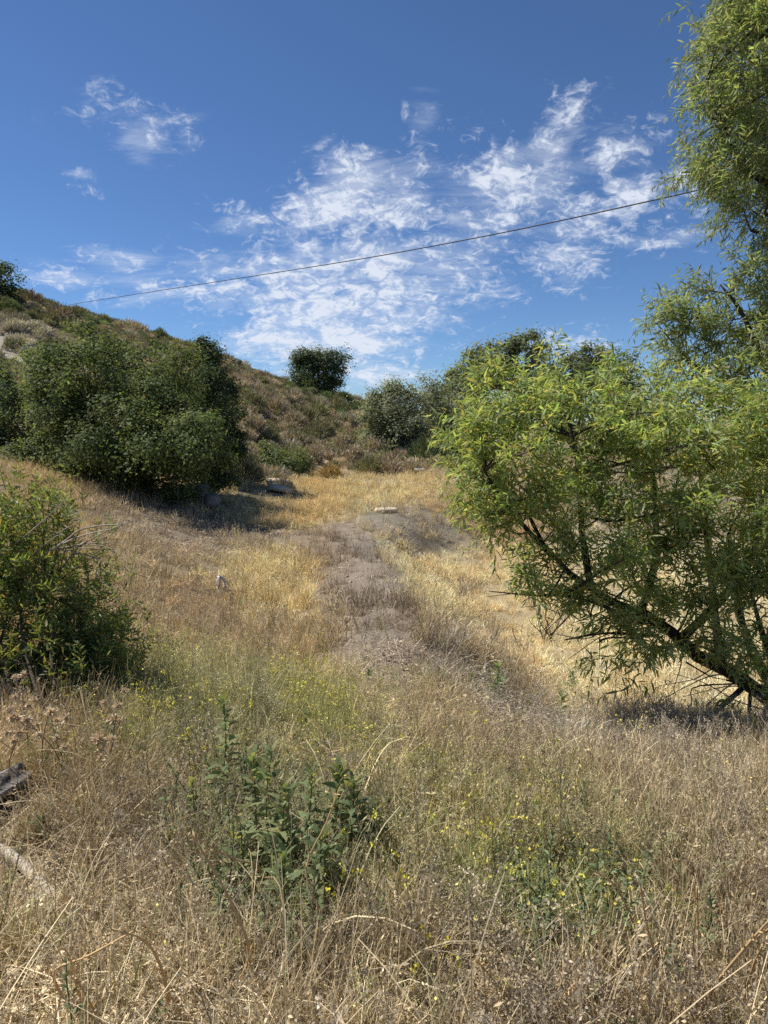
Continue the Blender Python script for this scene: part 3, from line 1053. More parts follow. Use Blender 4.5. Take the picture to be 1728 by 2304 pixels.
def oak(name, label, base, lobes, n_clump, per, leaf, cols, limbs, barkc=(.11, .085, .065), group=None, cat='tree', sig=.2, mat='oak', nb=60, r0=.03, updir=.5, trunk_r=.18):
    root = empty(name, base, label, cat, group)
    tb = MB()
    lp = []
    for path, ra, rb in limbs:
        sp = smooth_path(path, 9)
        tube(tb, sp, np.linspace(ra, rb, 9), np.array(barkc), 7)
        lp.append(sp[2:])
    lp = np.concatenate(lp)
    n_mid = max(8, n_clump // 12)
    mc, mo, li = lobe_points(lobes, n_mid, .72)
    mr = np.array([np.min(l[1]) for l in lobes])[li] * rng.uniform(.34, .66, n_mid)
    mc = mc + mo * (mr * rng.uniform(-.3, .45, n_mid))[:, None]
    mi = rng.integers(0, n_mid, n_clump)
    sdir = nrm(rdir(n_clump) + mo[mi] * .5)
    cc = mc[mi] + sdir * (mr[mi] * rng.uniform(.45, 1.05, n_clump))[:, None]
    fill = rng.uniform(0, 1, n_clump) < .3
    fc, fo, _ = lobe_points(lobes, n_clump, .3)
    cc[fill] = fc[fill]
    sdir[fill] = fo[fill]
    on = nrm(sdir * .8 + mo[mi] * .4)
    cb_ = rng.uniform(.82, 1.2, n_mid)[mi]
    far_ = rng.uniform(0, 1, n_clump) < .07
    cc[far_] += on[far_] * (sig * rng.uniform(.8, 2.2, (far_.sum(), 1)))
    g = np.array([gz(a, b) for a, b in cc[:, :2]]) if n_clump < 80 else hz(cc[:, 0], cc[:, 1])
    cc[:, 2] = np.maximum(cc[:, 2], g + .25)
    branches(tb, cc[rng.permutation(n_clump)[:nb]], lp, barkc, r0)
    tb.build('trunk', MAT['bark'], root, True)
    n = n_clump * per
    ci = np.repeat(np.arange(n_clump), per)
    pos = cc[ci] + rng.normal(size=(n, 3)) * np.array([1, 1, .75]) * sig * rng.uniform(.6, 1.3, n_clump)[ci][:, None]
    nor = nrm(rdir(n) * .75 + (pos - cc[ci]) / sig * .3 + on[ci] * .65 + np.array([0, 0, updir]))
    col = pick(cols, n, .18) * (cb_ * rng.uniform(.88, 1.14, n_clump))[ci][:, None]
    L = leaf * rng.uniform(.6, 1.3, n)
    cb = MB()
    rhombs(cb, pos, np.cross(nor, rdir(n)), nor, L, L * .33, col)
    cb.build('crown', MAT[mat], root)
    return root


OAKC = [(.135, .18, .08), (.17, .215, .092), (.115, .15, .07), (.21, .25, .11)]
DARKC = [(.075, .105, .052), (.09, .125, .058), (.062, .088, .046)]
OLIVEC = [(.24, .255, .165), (.28, .295, .19), (.195, .21, .135)]
OAKC = [tuple(np.array(c) * np.array([.86, .84, .80])) for c in OAKC]
SYCC = [(.17, .205, .10), (.14, .175, .085), (.21, .22, .125)]


def G(u, y):
    """Ground point at depth y below photograph column u."""
    x = (u - 864.0) / F * y / math.cos(PITCH) * 1.0
    return np.array([x, y, gz(x, y)])


def simple_limbs(base, lobes, r=.16, n=5):
    out = []
    for i in range(min(n, len(lobes))):
        c = lobes[i][0]
        mid = base * .45 + c * .55 + rng.normal(size=3) * .15
        mid[2] = base[2] * .5 + c[2] * .5
        out.append(([base + rng.normal(size=3) * np.array([.08, .08, 0]) - np.array([0, 0, .1]), mid, c + np.array([0, 0, lobes[i][1][2] * .3])], r * rng.uniform(.6, 1), r * .25))
    return out


def build_trees():
    # --- big oak at left
    b = G(330, 19.2)
    lb = [lobe(185, 850, 19.0, 85, 80, 1.3), lobe(300, 850, 19.5, 85, 75, 1.4), lobe(375, 905, 19.0, 75, 80, 1.2), lobe(150, 985, 18.6, 70, 80, 1.1), lobe(265, 980, 18.3, 110, 100, 1.4),
          lobe(395, 1000, 18.3, 80, 85, 1.1), lobe(120, 810, 19.5, 48, 50, .9), lobe(225, 785, 20.0, 60, 45, 1.0), lobe(250, 1050, 18.0, 100, 50, 1.0), lobe(400, 1060, 18.0, 85, 55, .9), lobe(110, 900, 19.0, 45, 70, .8),
          lobe(335, 1000, 16.9, 100, 70, 1.0), lobe(200, 1010, 17.0, 85, 60, .9), lobe(430, 1010, 17.2, 65, 60, .8), lobe(330, 790, 20, 34, 30, .7), lobe(175, 745, 20, 28, 26, .6), lobe(90, 1040, 18.4, 50, 50, .8)]
    oak('oak_tree', 'broad dark green oak at the foot of the hill, largest of the left', b, lb, 1300, 62, .085, OAKC, simple_limbs(b, lb, .2, 8), sig=.16, nb=120)
    b = G(480, 22.5)
    lb = [lobe(470, 850, 22.5, 48, 70, .8), lobe(490, 920, 22.3, 52, 70, .8), lobe(480, 990, 22, 50, 60, .8), lobe(465, 800, 22.6, 26, 30, .5), lobe(520, 985, 22, 25, 50, .5)]
    oak('oak_tree', 'narrow blackish green oak close behind the right of the broad oak', b, lb, 420, 42, .085, DARKC, simple_limbs(b, lb, .13, 4), sig=.13, nb=40)
    b = G(10, 23)
    lb = [lobe(10, 940, 23, 55, 70, 1.0), lobe(-80, 900, 23.5, 90, 90, 1.3), lobe(20, 1010, 22.5, 55, 55, .9), lobe(40, 880, 24, 36, 40, .7), lobe(-60, 1000, 22.5, 80, 70, 1)]
    oak('oak_tree', 'dark oak half out of frame at the left of the broad oak', b, lb, 480, 46, .09, DARKC + OAKC[:2], simple_limbs(b, lb, .14, 4), sig=.2, nb=30)
    b = G(-8, 44)
    b[2] = gz(b[0], b[1])
    lb = [lobe(-30, 650, 44, 60, 60, 1.6), lobe(2, 635, 43, 32, 42, 1.2), lobe(8, 680, 43, 26, 34, 1.0)]
    oak('oak_tree', 'blackish oak on the hilltop at the left edge of the picture', b, lb, 120, 70, .16, DARKC, simple_limbs(b, lb, .18, 3), sig=.3, nb=20)
    b = G(718, 66)
    lb = [lobe(715, 842, 66, 50, 42, 1.9), lobe(690, 832, 66, 32, 30, 1.4), lobe(742, 838, 66, 32, 32, 1.4), lobe(715, 815, 66, 38, 24, 1.5), lobe(722, 872, 65.5, 42, 22, 1.5)]
    oak('round_tree', 'lone round crowned tree standing on the hill skyline', b, lb, 520, 40, .17, [(.10, .13, .06), (.13, .16, .075), (.08, .105, .05)], simple_limbs(b, lb, .2, 4), sig=.28, nb=26)
    # --- grey green trees at the far end of the meadow
    b = G(905, 40)
    lb = [lobe(885, 930, 40, 50, 60, 1.6), lobe(850, 960, 40, 32, 50, 1.2), lobe(905, 980, 39.5, 60, 50, 1.5), lobe(915, 905, 40, 38, 34, 1.2), lobe(865, 895, 40, 28, 26, 1), lobe(860, 1005, 39.5, 40, 32, 1.1), lobe(835, 930, 40, 28, 40, 1), lobe(930, 940, 40, 40, 50, 1.2), lobe(900, 875, 40, 30, 24, 1)]
    oak('oak_tree', 'grey green oak at the end of the meadow, dark stem showing through', b, lb, 640, 42, .13, OLIVEC, simple_limbs(b, lb, .16, 5), sig=.26, nb=36)
    b = G(985, 42)
    lb = [lobe(985, 900, 42, 32, 45, 1.3), lobe(975, 960, 42, 40, 50, 1.3), lobe(1010, 970, 42, 40, 50, 1.3), lobe(1000, 1005, 41, 45, 30, 1.2), lobe(960, 885, 42, 24, 34, 1), lobe(1030, 900, 42, 34, 45, 1.2)]
    oak('oak_tree', 'thin grey green tree between the meadow oak and the willow', b, lb, 420, 36, .13, OLIVEC, simple_limbs(b, lb, .13, 4), sig=.28, nb=24)
    syc = [('loose grey green tree rising behind the left shoulder of the willow', 1065, 46, [(1065, 836, 45, 40), (1050, 886, 40, 60), (1085, 801, 24, 22), (1030, 871, 30, 35)]),
           ('tallest of the loose trees showing above the willow crown', 1165, 47, [(1165, 786, 40, 36), (1150, 836, 48, 45), (1185, 766, 28, 20), (1215, 801, 28, 32), (1130, 816, 26, 30), (1190, 916, 60, 70)]),
           ('loose tree showing above the middle of the willow crown', 1290, 48, [(1285, 811, 38, 30), (1270, 846, 45, 40), (1310, 836, 30, 34), (1285, 926, 50, 70)]),
           ('lowest of the loose trees peeping above the right of the willow crown', 1390, 48, [(1380, 811, 44, 26), (1400, 846, 50, 45), (1395, 926, 55, 70)])]
    for lab, u, y, ls in syc:
        b = G(u, y)
        lb = [lobe(a, c, y, d, e, 1.2) for a, c, d, e in ls]
        oak('sycamore_tree', lab, b, lb, 300, 28, .2, SYCC, simple_limbs(b, lb, .16, 4), (.16, .13, .1), 'trees beyond the willow', sig=.28, nb=26)
    # --- bushes at the foot of the hill
    b = P(645, 1066)
    yb = float(b[1])
    lb = [lobe(618, 1034, yb + .2, 36, 30, .6), lobe(655, 1048, yb, 34, 34, .6), lobe(642, 1060, yb - .2, 40, 24, .5), lobe(606, 1022, yb + .3, 20, 16, .4)]
    oak('green_bush', 'dark green leafy bush at the foot of the brown hillside', b, lb, 220, 36, .09, OAKC, simple_limbs(b, lb, .05, 4), cat='bush', sig=.13, nb=20, r0=.015)
    b = G(470, 20)
    lb = [lobe(505, 1050, 19.8, 28, 40, .5), lobe(480, 1090, 19.2, 30, 30, .5)]
    oak('green_bush', 'green bush pressed against the lower right of the broad oak', b, lb, 50, 70, .085, DARKC + OAKC[:1], simple_limbs(b, lb, .05, 2), cat='bush', sig=.13, nb=8, r0=.015)


build_trees()

# ------------------------------------------------------------------ willows and the leafy shrub
def spray_set(p0, d0, L, nl, droop, ln, wid, hang, cols, spread=.8):
    """n leafy twigs; returns twig lines and per-leaf arrays."""
    n = len(p0)
    d0 = nrm(d0)
    t = np.linspace(.12, 1, nl)[None, :, None]
    dn = np.array([0, 0, -1.])
    L3 = np.broadcast_to(L, (n,))[:, None, None]
    dr = np.broadcast_to(droop, (n,))[:, None, None]
    pos = p0[:, None] + d0[:, None] * L3 * t + dn * dr * L3 * t * t
    tg = nrm(d0[:, None] + dn * 2 * dr * t)
    s1 = perp(tg)
    s2 = np.cross(tg, s1)
    a = (np.arange(nl) * 2.4)[None, :, None] + rng.uniform(0, 6.28, (n, 1, 1)) + rng.normal(0, .3, (n, nl, 1))
    side = s1 * np.cos(a) + s2 * np.sin(a)
    ld = nrm(tg * .55 + side * spread + dn * hang + rng.normal(size=(n, nl, 3)) * .12)
    ln_ = ln * rng.uniform(.65, 1.2, (n, nl)) * np.linspace(1.05, .7, nl)[None, :]
    lc = pick(cols, n * nl, .14).reshape(n, nl, 3) * rng.uniform(.8, 1.22, (n, 1, 1))
    nor = nrm(np.cross(ld, np.cross(side, ld)) + rng.normal(size=(n, nl, 3)) * .5 + np.array([0, 0, .5]))
    tt = np.linspace(0, 1, 4)[None, :, None]
    tw = p0[:, None] + d0[:, None] * L3 * tt + dn * dr * L3 * tt * tt
    return tw, pos.reshape(-1, 3), ld.reshape(-1, 3), nor.reshape(-1, 3), ln_.ravel(), ln_.ravel() * wid, lc.reshape(-1, 3)


_leaf_mesh = {}


def leaf_mesh(key, col, mat, wid, curl):
    if key not in _leaf_mesh:
        mb = MB()
        leaf_cards(mb, np.zeros((1, 3)), np.array([[0, 1., 0]]), np.array([[0, 0, 1.]]), 1.0, wid, np.array([col]), curl=curl)
        _leaf_mesh[key] = mb.mesh('leaf', mat)
    return _leaf_mesh[key]


def place_leaf(parent, key, pos, d, nor, ln, mesh):
    d = nrm(d)
    s = nrm(np.cross(d, nor))
    nr = np.cross(s, d)
    o = bpy.data.objects.new('leaf', mesh)
    m = Matrix(((s[0] * ln, d[0] * ln, nr[0] * ln, pos[0]), (s[1] * ln, d[1] * ln, nr[1] * ln, pos[1]), (s[2] * ln, d[2] * ln, nr[2] * ln, pos[2]), (0, 0, 0, 1)))
    COL.objects.link(o)
    o.parent = parent
    o.matrix_parent_inverse = Matrix.Translation(parent.location).inverted()
    o.matrix_basis = m
    return o


def leafy(root, key, lobes, n_clump, per, limbs, L, nl, droop, ln, wid, hang, cols, barkc, mat, n_single, shell=.35, sig=.16, out=.8, up=.35, r0=.02, spread=.8, nb=None, extra_p=None, extra_d=None, low=.12, gapw=1.0, leaders=0):
    tb = MB()
    lp = []
    for path, ra, rb in limbs:
        sp = smooth_path(path, 12)
        tube(tb, sp, np.linspace(ra, rb, 12) * (1 + .08 * rng.normal(size=12)), np.array(barkc), 8)
        lp.append(sp)
    if leaders:
        cand, con, _ = lobe_points(lobes, 900, .8)
        limbp = np.concatenate(lp)
        kept = ~np.any([np.sum(((cand - c) / (r * .72)) ** 2, 1) < 1 for c, r in lobes], 0)
        cand, con = cand[kept], con[kept]
        sel = [int(rng.integers(len(cand)))]
        dm = np.linalg.norm(cand - cand[sel[0]], axis=1)
        for _ in range(min(leaders, len(cand)) - 1):
            k_ = int(np.argmax(dm + rng.uniform(0, .12, len(dm))))
            sel.append(k_)
            dm = np.minimum(dm, np.linalg.norm(cand - cand[k_], axis=1))
        ep, ed_ = [], []
        for k_ in sel:
            tip = cand[k_] + con[k_] * rng.uniform(-.1, .22)
            tip[2] = max(tip[2], gz(tip[0], tip[1]) + low)
            dv = tip - limbp
            cost = np.linalg.norm(dv, axis=1) + np.maximum(-dv[:, 2] + .1, 0) * 1.2
            b0 = limbp[np.argmin(cost)]
            L_ = np.linalg.norm(tip - b0)
            ln_path = curve(b0, tip, 8, .07, -.0)
            tube(tb, ln_path, np.linspace(min(r0 * 1.6, .008 + .008 * L_), .003, 8), np.array(barkc) * rng.uniform(.8, 1.3), 5, cap=False)
            m_ = int(per * rng.uniform(.55, 1.4) * max(.5, min(L_, 1.3)))
            tq = rng.uniform(.28, 1.0, m_) ** .8
            pq = np.stack([np.interp(tq * 7, np.arange(8), ln_path[:, q]) for q in range(3)], 1)
            tang = nrm(ln_path[-1] - ln_path[-3])
            ep.append(pq + rng.normal(size=(m_, 3)) * .045)
            ed_.append(nrm(tang * .75 + rdir(m_) * .75 + np.array([0, 0, up])))
            # short leafy side shoots
            for _s in range(4):
                t0 = rng.uniform(.35, .95)
                p0_ = np.array([np.interp(t0 * 7, np.arange(8), ln_path[:, q]) for q in range(3)])
                e_ = p0_ + nrm(tang * .5 + rdir(1)[0] + np.array([0, 0, up * .6])) * rng.uniform(.15, .42)
                tube(tb, curve(p0_, e_, 4, .08), np.linspace(.004, .0015, 4), np.array(barkc) * 1.3, 3, cap=False)
                m2 = int(per * .22)
                tq = rng.uniform(.2, 1, m2)[:, None]
                ep.append(p0_ + (e_ - p0_) * tq + rng.normal(size=(m2, 3)) * .03)
                ed_.append(nrm(nrm(e_ - p0_) * .8 + rdir(m2) * .7 + np.array([0, 0, up])))
        ep, ed_ = np.concatenate(ep), np.concatenate(ed_)
        extra_p = ep if extra_p is None else np.concatenate([ep, extra_p])
        extra_d = ed_ if extra_d is None else np.concatenate([ed_, extra_d])
        n_clump = 12
    cc, on, _ = lobe_points(lobes, n_clump * 2, shell)
    gap = fbm(cc[:, 0] * 2.6 + cc[:, 1], cc[:, 2] * 2.6 + cc[:, 1] * .7, 131, 2)
    kk = np.argsort(-gap * gapw + rng.uniform(0, .22, len(gap)))[:n_clump]
    cc, on = cc[kk], on[kk]
    rr_ = rng.permutation(n_clump)
    cc, on = cc[rr_], on[rr_]
    out_ = rng.uniform(0, 1, n_clump) < .12
    cc[out_] += on[out_] * rng.uniform(.1, .35, (out_.sum(), 1))
    gg = hz(cc[:, 0], cc[:, 1]) + low
    cc[:, 2] = np.maximum(cc[:, 2], gg)
    branches(tb, cc[:nb] if nb else cc, np.concatenate(lp), barkc, r0)
    tb.build('trunk' if n_single and key == 'willow' else 'branch', MAT['bark'], root, True)
    per_ = 1 if leaders else per
    n = n_clump * per_
    ci = np.repeat(np.arange(n_clump), per_)
    p0 = cc[ci] + rng.normal(size=(n, 3)) * sig
    d0 = nrm(on[ci] * out + rdir(n) * .8 + np.array([0, 0, up]))
    if extra_p is not None:
        p0 = np.concatenate([p0, extra_p])
        d0 = np.concatenate([d0, extra_d])
        n = len(p0)
    tw, pos, ld, nor, l_, w_, lc = spray_set(p0, d0, rng.uniform(*L, n), nl, droop * rng.uniform(.5, 1.5, n), ln, wid, hang, cols, spread)
    tm = MB()
    ribbons(tm, tw, np.linspace(.0035, .0012, 4)[None, :], perp(tw[:, -1] - tw[:, 0]), np.tile(np.array([(.12, .10, .04)]), (n, 1)))
    tag(tm.build('twigs', MAT[mat], root), kind='stuff')
    # the leaves nearest the camera are leaves of their own
    uv_ok = (np.abs(pos[:, 0]) < pos[:, 1] * .56)
    order = np.argsort(np.where(uv_ok, pos[:, 1] + rng.uniform(0, .6, len(pos)), 1e6))[:n_single]
    single = np.zeros(len(pos), bool)
    single[order] = True
    cb = MB()
    k = ~single
    leaf_cards(cb, pos[k], ld[k], nor[k], l_[k], w_[k], lc[k])
    tag(cb.build('foliage', MAT[mat], root), kind='stuff')
    for i in order:
        j = int(rng.integers(0, 6))
        me = leaf_mesh((key, j), lc[i], MAT[mat], wid, .12)
        place_leaf(root, key, pos[i], ld[i], nor[i], l_[i], me)


WILC = [(.26, .34, .125), (.31, .39, .155), (.21, .29, .11), (.37, .41, .21), (.29, .36, .16), (.40, .37, .15)]
WILB = [(.215, .28, .145), (.27, .32, .175), (.18, .24, .125), (.33, .35, .21)]


def build_willows():
    # low leaning willow on the right
    base = pt(1840, 1640, 7.4)
    base[2] = gz(base[0], base[1])
    root = empty('willow_tree', base, 'bright green leaning willow filling the right side, dark trunk slanting up leftward', 'tree')
    main = [pt(1850, 1665, 7.4), pt(1740, 1585, 7.2), pt(1660, 1520, 7.0), pt(1560, 1470, 6.9), pt(1480, 1395, 6.85), pt(1400, 1365, 6.8), pt(1330, 1325, 6.7), pt(1240, 1250, 6.7), pt(1180, 1140, 6.7)]
    limbs = [(main, .09, .016),
             ([pt(1800, 1640, 7.5), pt(1700, 1480, 7.5), pt(1660, 1360, 7.4), pt(1640, 1200, 7.3)], .07, .02),
             ([pt(1830, 1660, 7.3), pt(1770, 1560, 6.9), pt(1720, 1440, 6.6), pt(1690, 1330, 6.5)], .05, .015),
             ([pt(1530, 1440, 6.9), pt(1640, 1330, 6.8), pt(1700, 1220, 6.8), pt(1720, 1050, 6.9)], .05, .02),
             ([pt(1440, 1385, 6.8), pt(1475, 1250, 6.9), pt(1470, 1080, 7.0), pt(1440, 920, 7.1)], .045, .014),
             ([pt(1330, 1325, 6.7), pt(1310, 1200, 6.6), pt(1300, 1050, 6.6), pt(1270, 900, 6.7)], .04, .012),
             ([pt(1620, 1490, 7.0), pt(1600, 1300, 7.3), pt(1580, 1100, 7.4), pt(1560, 930, 7.4)], .05, .014),
             ([pt(1240, 1250, 6.7), pt(1150, 1150, 6.5), pt(1090, 1060, 6.4)], .03, .01),
             ([pt(1450, 1400, 6.8), pt(1300, 1345, 6.4), pt(1200, 1340, 6.2), pt(1100, 1330, 6.2)], .018, .004),
             ([pt(1480, 1430, 6.8), pt(1360, 1425, 6.4), pt(1270, 1440, 6.2)], .02, .006),
             ([pt(1680, 1540, 7.1), pt(1600, 1610, 6.6), pt(1560, 1650, 6.3)], .028, .016),
             ([pt(1690, 1540, 7.1), pt(1685, 1620, 6.9), pt(1690, 1690, 6.8)], .02, .012),
             ([pt(1728, 1560, 7.2), pt(1800, 1400, 7.2), pt(1850, 1150, 7.2)], .06, .02)]
    for k in range(42):
        a = main[1 + k % 6] + rng.normal(size=3) * .06
        e = a + np.array([rng.uniform(-1.1, .3), rng.uniform(-.5, .3), rng.uniform(-.45, .35)])
        e[2] = max(e[2], gz(e[0], e[1]) + .05)
        limbs.append((curve(a, e, 4, .12), .010, .003))
    lb = [lobe(1130, 1000, 6.6, 110, 85, .6), lobe(1130, 935, 6.8, 90, 55, .6), lobe(1270, 930, 6.9, 120, 70, .8), lobe(1410, 940, 7.0, 110, 85, .8), lobe(1540, 975, 7.0, 110, 80, .9),
          lobe(1680, 960, 6.9, 90, 80, .9), lobe(1230, 1010, 6.4, 130, 110, .7), lobe(1380, 1050, 6.3, 140, 110, .7), lobe(1560, 1080, 6.2, 140, 110, .7), lobe(1700, 1130, 6.1, 90, 120, .6),
          lobe(1150, 1130, 6.4, 70, 80, .4), lobe(1260, 1190, 6.3, 100, 70, .5), lobe(1400, 1210, 6.2, 120, 80, .5), lobe(1560, 1240, 6.1, 110, 80, .5), lobe(1690, 1280, 6.2, 70, 80, .5),
          lobe(1390, 860, 7.1, 26, 40, .3), lobe(1440, 1310, 6.5, 110, 50, .4), lobe(1610, 1340, 6.5, 110, 60, .4), lobe(1170, 1060, 6.4, 120, 80, .5), lobe(1500, 1160, 6.0, 140, 80, .4), lobe(1700, 1400, 6.6, 60, 50, .3), lobe(1230, 1225, 6.3, 130, 60, .45), lobe(1400, 1275, 6.3, 130, 60, .45), lobe(1560, 1310, 6.4, 120, 65, .5), lobe(1120, 1150, 6.3, 80, 60, .35), lobe(1640, 1420, 6.4, 90, 60, .4), lobe(1600, 1450, 6.3, 110, 50, .4), lobe(1700, 1490, 6.5, 60, 45, .3), lobe(1480, 1425, 6.3, 70, 45, .35), lobe(1530, 1390, 6.4, 80, 50, .35), lobe(1800, 1100, 6.9, 110, 180, .9), lobe(1320, 1280, 6.3, 70, 40, .3), lobe(1060, 1010, 6.5, 50, 60, .3)]
    ex, ed = [], []
    for (u, v, y, n) in [(1440, 1460, 6.4, 12), (1370, 1490, 6.3, 8), (1500, 1465, 6.2, 10), (1410, 1520, 6.3, 6), (1330, 1325, 6.2, 6), (1260, 1310, 6.2, 6), (1530, 1400, 6.2, 8)]:
        q = pt(u, v, y)
        for _ in range(n):
            ex.append(q + rng.normal(size=3) * np.array([.18, .15, .06]))
            ed.append(rdir(1)[0] * np.array([1, .7, .3]) + np.array([-.3, -.2, .1]))
    leafy(root, 'willow', lb, 430, 24, limbs, (.16, .36), 11, .18, .12, .092, .28, WILC, (.055, .044, .036), 'willow', 300, r0=.012, sig=.17, leaders=110, up=.4, extra_p=np.array(ex), extra_d=np.array(ed))

    # taller willow whose boughs hang in from the right
    bx = pt(2080, 1600, 8.4)
    bx[2] = gz(bx[0], bx[1])
    root = empty('willow_tree', bx, 'tall grey green willow whose boughs hang in from the upper right edge', 'tree')
    top = [bx - np.array([0, 0, .1]), pt(2060, 1200, 8.4), pt(2010, 800, 8.4), pt(1960, 400, 8.5), pt(1900, 0, 8.6), pt(1850, -300, 8.6)]
    limbs = [(top, .22, .06),
             ([pt(2020, 860, 8.4), pt(1800, 800, 8.2), pt(1740, 850, 8.1), pt(1670, 705, 8.0), pt(1620, 640, 8.0)], .06, .01),
             ([pt(2020, 900, 8.4), pt(1800, 865, 8.1), pt(1660, 862, 8.0), pt(1560, 820, 8.0), pt(1480, 730, 8.0)], .035, .006),
             ([pt(1980, 560, 8.4), pt(1760, 430, 8.2), pt(1680, 380, 8.1), pt(1620, 270, 8.0), pt(1590, 180, 8.0)], .05, .01),
             ([pt(1960, 400, 8.5), pt(1760, 250, 8.3), pt(1700, 120, 8.2), pt(1650, 0, 8.2)], .05, .012),
             ([pt(1960, 480, 8.5), pt(1760, 470, 8.2), pt(1690, 520, 8.1)], .03, .008),
             ([pt(1900, 0, 8.6), pt(1760, -120, 8.4), pt(1680, -220, 8.3)], .04, .012)]
    lb = [lobe(1717, 100, 8.1, 90, 110, .8), lobe(1647, 200, 8.0, 75, 90, .6), lobe(1737, 260, 8.1, 80, 110, .8), lobe(1617, 320, 8.0, 60, 55, .5), lobe(1687, 390, 8.0, 80, 50, .6), lobe(1597, 230, 8.0, 45, 60, .4),
          lobe(1687, 10, 8.2, 60, 60, .5), lobe(1757, -80, 8.2, 110, 120, .9), lobe(1757, 470, 8.1, 34, 50, .4), lobe(1652, 425, 8.0, 40, 24, .35), lobe(1627, 130, 8.0, 30, 50, .35),
          lobe(1670, 670, 8.0, 60, 50, .6), lobe(1625, 640, 8.0, 40, 32, .4), lobe(1700, 740, 8.0, 60, 70, .6), lobe(1600, 760, 8.0, 70, 45, .5), lobe(1530, 730, 8.0, 40, 34, .35), lobe(1500, 700, 8.0, 28, 22, .3),
          lobe(1560, 830, 8.0, 70, 30, .4), lobe(1680, 840, 8.0, 60, 40, .5), lobe(1830, 200, 8.3, 110, 230, 1), lobe(1830, 740, 8.2, 90, 140, .8)]
    leafy(root, 'willow', lb, 400, 24, limbs, (.16, .38), 11, .3, .115, .088, .35, WILB, (.08, .065, .052), 'willow', 300, r0=.012, sig=.17, shell=.2, leaders=140, up=.2)


build_willows()


def build_left_shrub():
    b = P(70, 1640)
    root = empty('leafy_shrub', b, 'dense green narrow leaved shrub at the left edge with bare branches sticking out', 'shrub')
    y = 5.2
    lb = [lobe(60, 1240, y + .2, 110, 80, .5), lobe(20, 1370, y, 110, 110, .6), lobe(150, 1350, y, 80, 90, .5), lobe(80, 1480, y - .1, 130, 90, .5), lobe(190, 1450, y, 70, 70, .4), lobe(-120, 1400, y, 120, 180, .8),
          lobe(40, 1560, y - .2, 120, 70, .4), lobe(180, 1540, y - .1, 70, 50, .35), lobe(230, 1450, y, 45, 40, .3), lobe(-60, 1250, y + .2, 90, 90, .5), lobe(100, 1590, y - .3, 140, 50, .4), lobe(-20, 1540, y - .2, 90, 70, .4), lobe(220, 1500, y, 60, 50, .3)]
    limbs = []
    for l in lb:
        limbs.append(([b + rng.normal(size=3) * np.array([.12, .12, 0]), (b + l[0]) / 2 + rng.normal(size=3) * .08, l[0]], .014, .005))
    ex, ed = [], []
    for (u, v, n) in [(70, 1135, 5), (140, 1140, 6), (95, 1120, 4), (130, 1175, 6), (40, 1170, 6), (235, 1195, 3), (160, 1205, 5), (285, 1430, 5), (230, 1340, 6), (275, 1395, 3), (225, 1245, 3)]:
        q = pt(u, v, y)
        limbs.append((curve(pt(100, 1330, y), q, 4, .05), .006, .002))
        for _ in range(n):
            ex.append(q + rng.normal(size=3) * .03 - np.array([0, 0, .07]))
            ed.append(np.array([rng.normal() * .3, rng.normal() * .3, 1.0]))
    leafy(root, 'shrub', lb, 360, 7, limbs, (.12, .26), 13, .05, .072, .105, .05, [(.15, .21, .07), (.185, .25, .085), (.12, .17, .055), (.235, .28, .11), (.19, .24, .09), (.165, .225, .08), (.29, .23, .10)], (.09, .07, .05), 'shrub', 260,
          shell=.3, sig=.10, out=.6, up=.8, r0=.007, spread=.75, gapw=.35, extra_p=np.array(ex), extra_d=np.array(ed))
    # bare grey branches sticking out to the right
    mb = MB()
    grey = (.34, .28, .23)
    o = pt(105, 1250, 5.1)
    runs = [([(105, 1245), (150, 1215), (180, 1192), (230, 1182), (280, 1180)], .009), ([(110, 1242), (165, 1212), (220, 1196), (250, 1192)], .007), ([(120, 1238), (180, 1225), (240, 1195), (300, 1172)], .007),
            ([(130, 1235), (200, 1222), (260, 1220), (360, 1212)], .005), ([(140, 1232), (210, 1225), (262, 1240), (280, 1275), (280, 1315)], .004), ([(130, 1236), (190, 1248), (230, 1262), (330, 1300)], .005),
            ([(150, 1240), (190, 1232), (240, 1238), (255, 1250)], .004), ([(20, 1235), (70, 1195), (110, 1160), (145, 1125)], .006), ([(120, 1205), (165, 1180), (215, 1150)], .004), ([(215, 1290), (240, 1320)], .004),
            ([(60, 1260), (120, 1210), (140, 1205)], .005), ([(200, 1222), (290, 1190), (330, 1207)], .003)]
    for uv, r in runs:
        path = smooth_path([pt(u, v, 5.1 - .12 * i + rng.normal() * .04) for i, (u, v) in enumerate(uv)], 10)
        tube(mb, path, np.linspace(r, r * .35, 10), np.array(grey) * rng.uniform(.75, 1.15), 5)
    tag(mb.build('bare_branches', MAT['wood'], root, True), 'bare grey dead branches reaching right over the grass')


build_left_shrub()

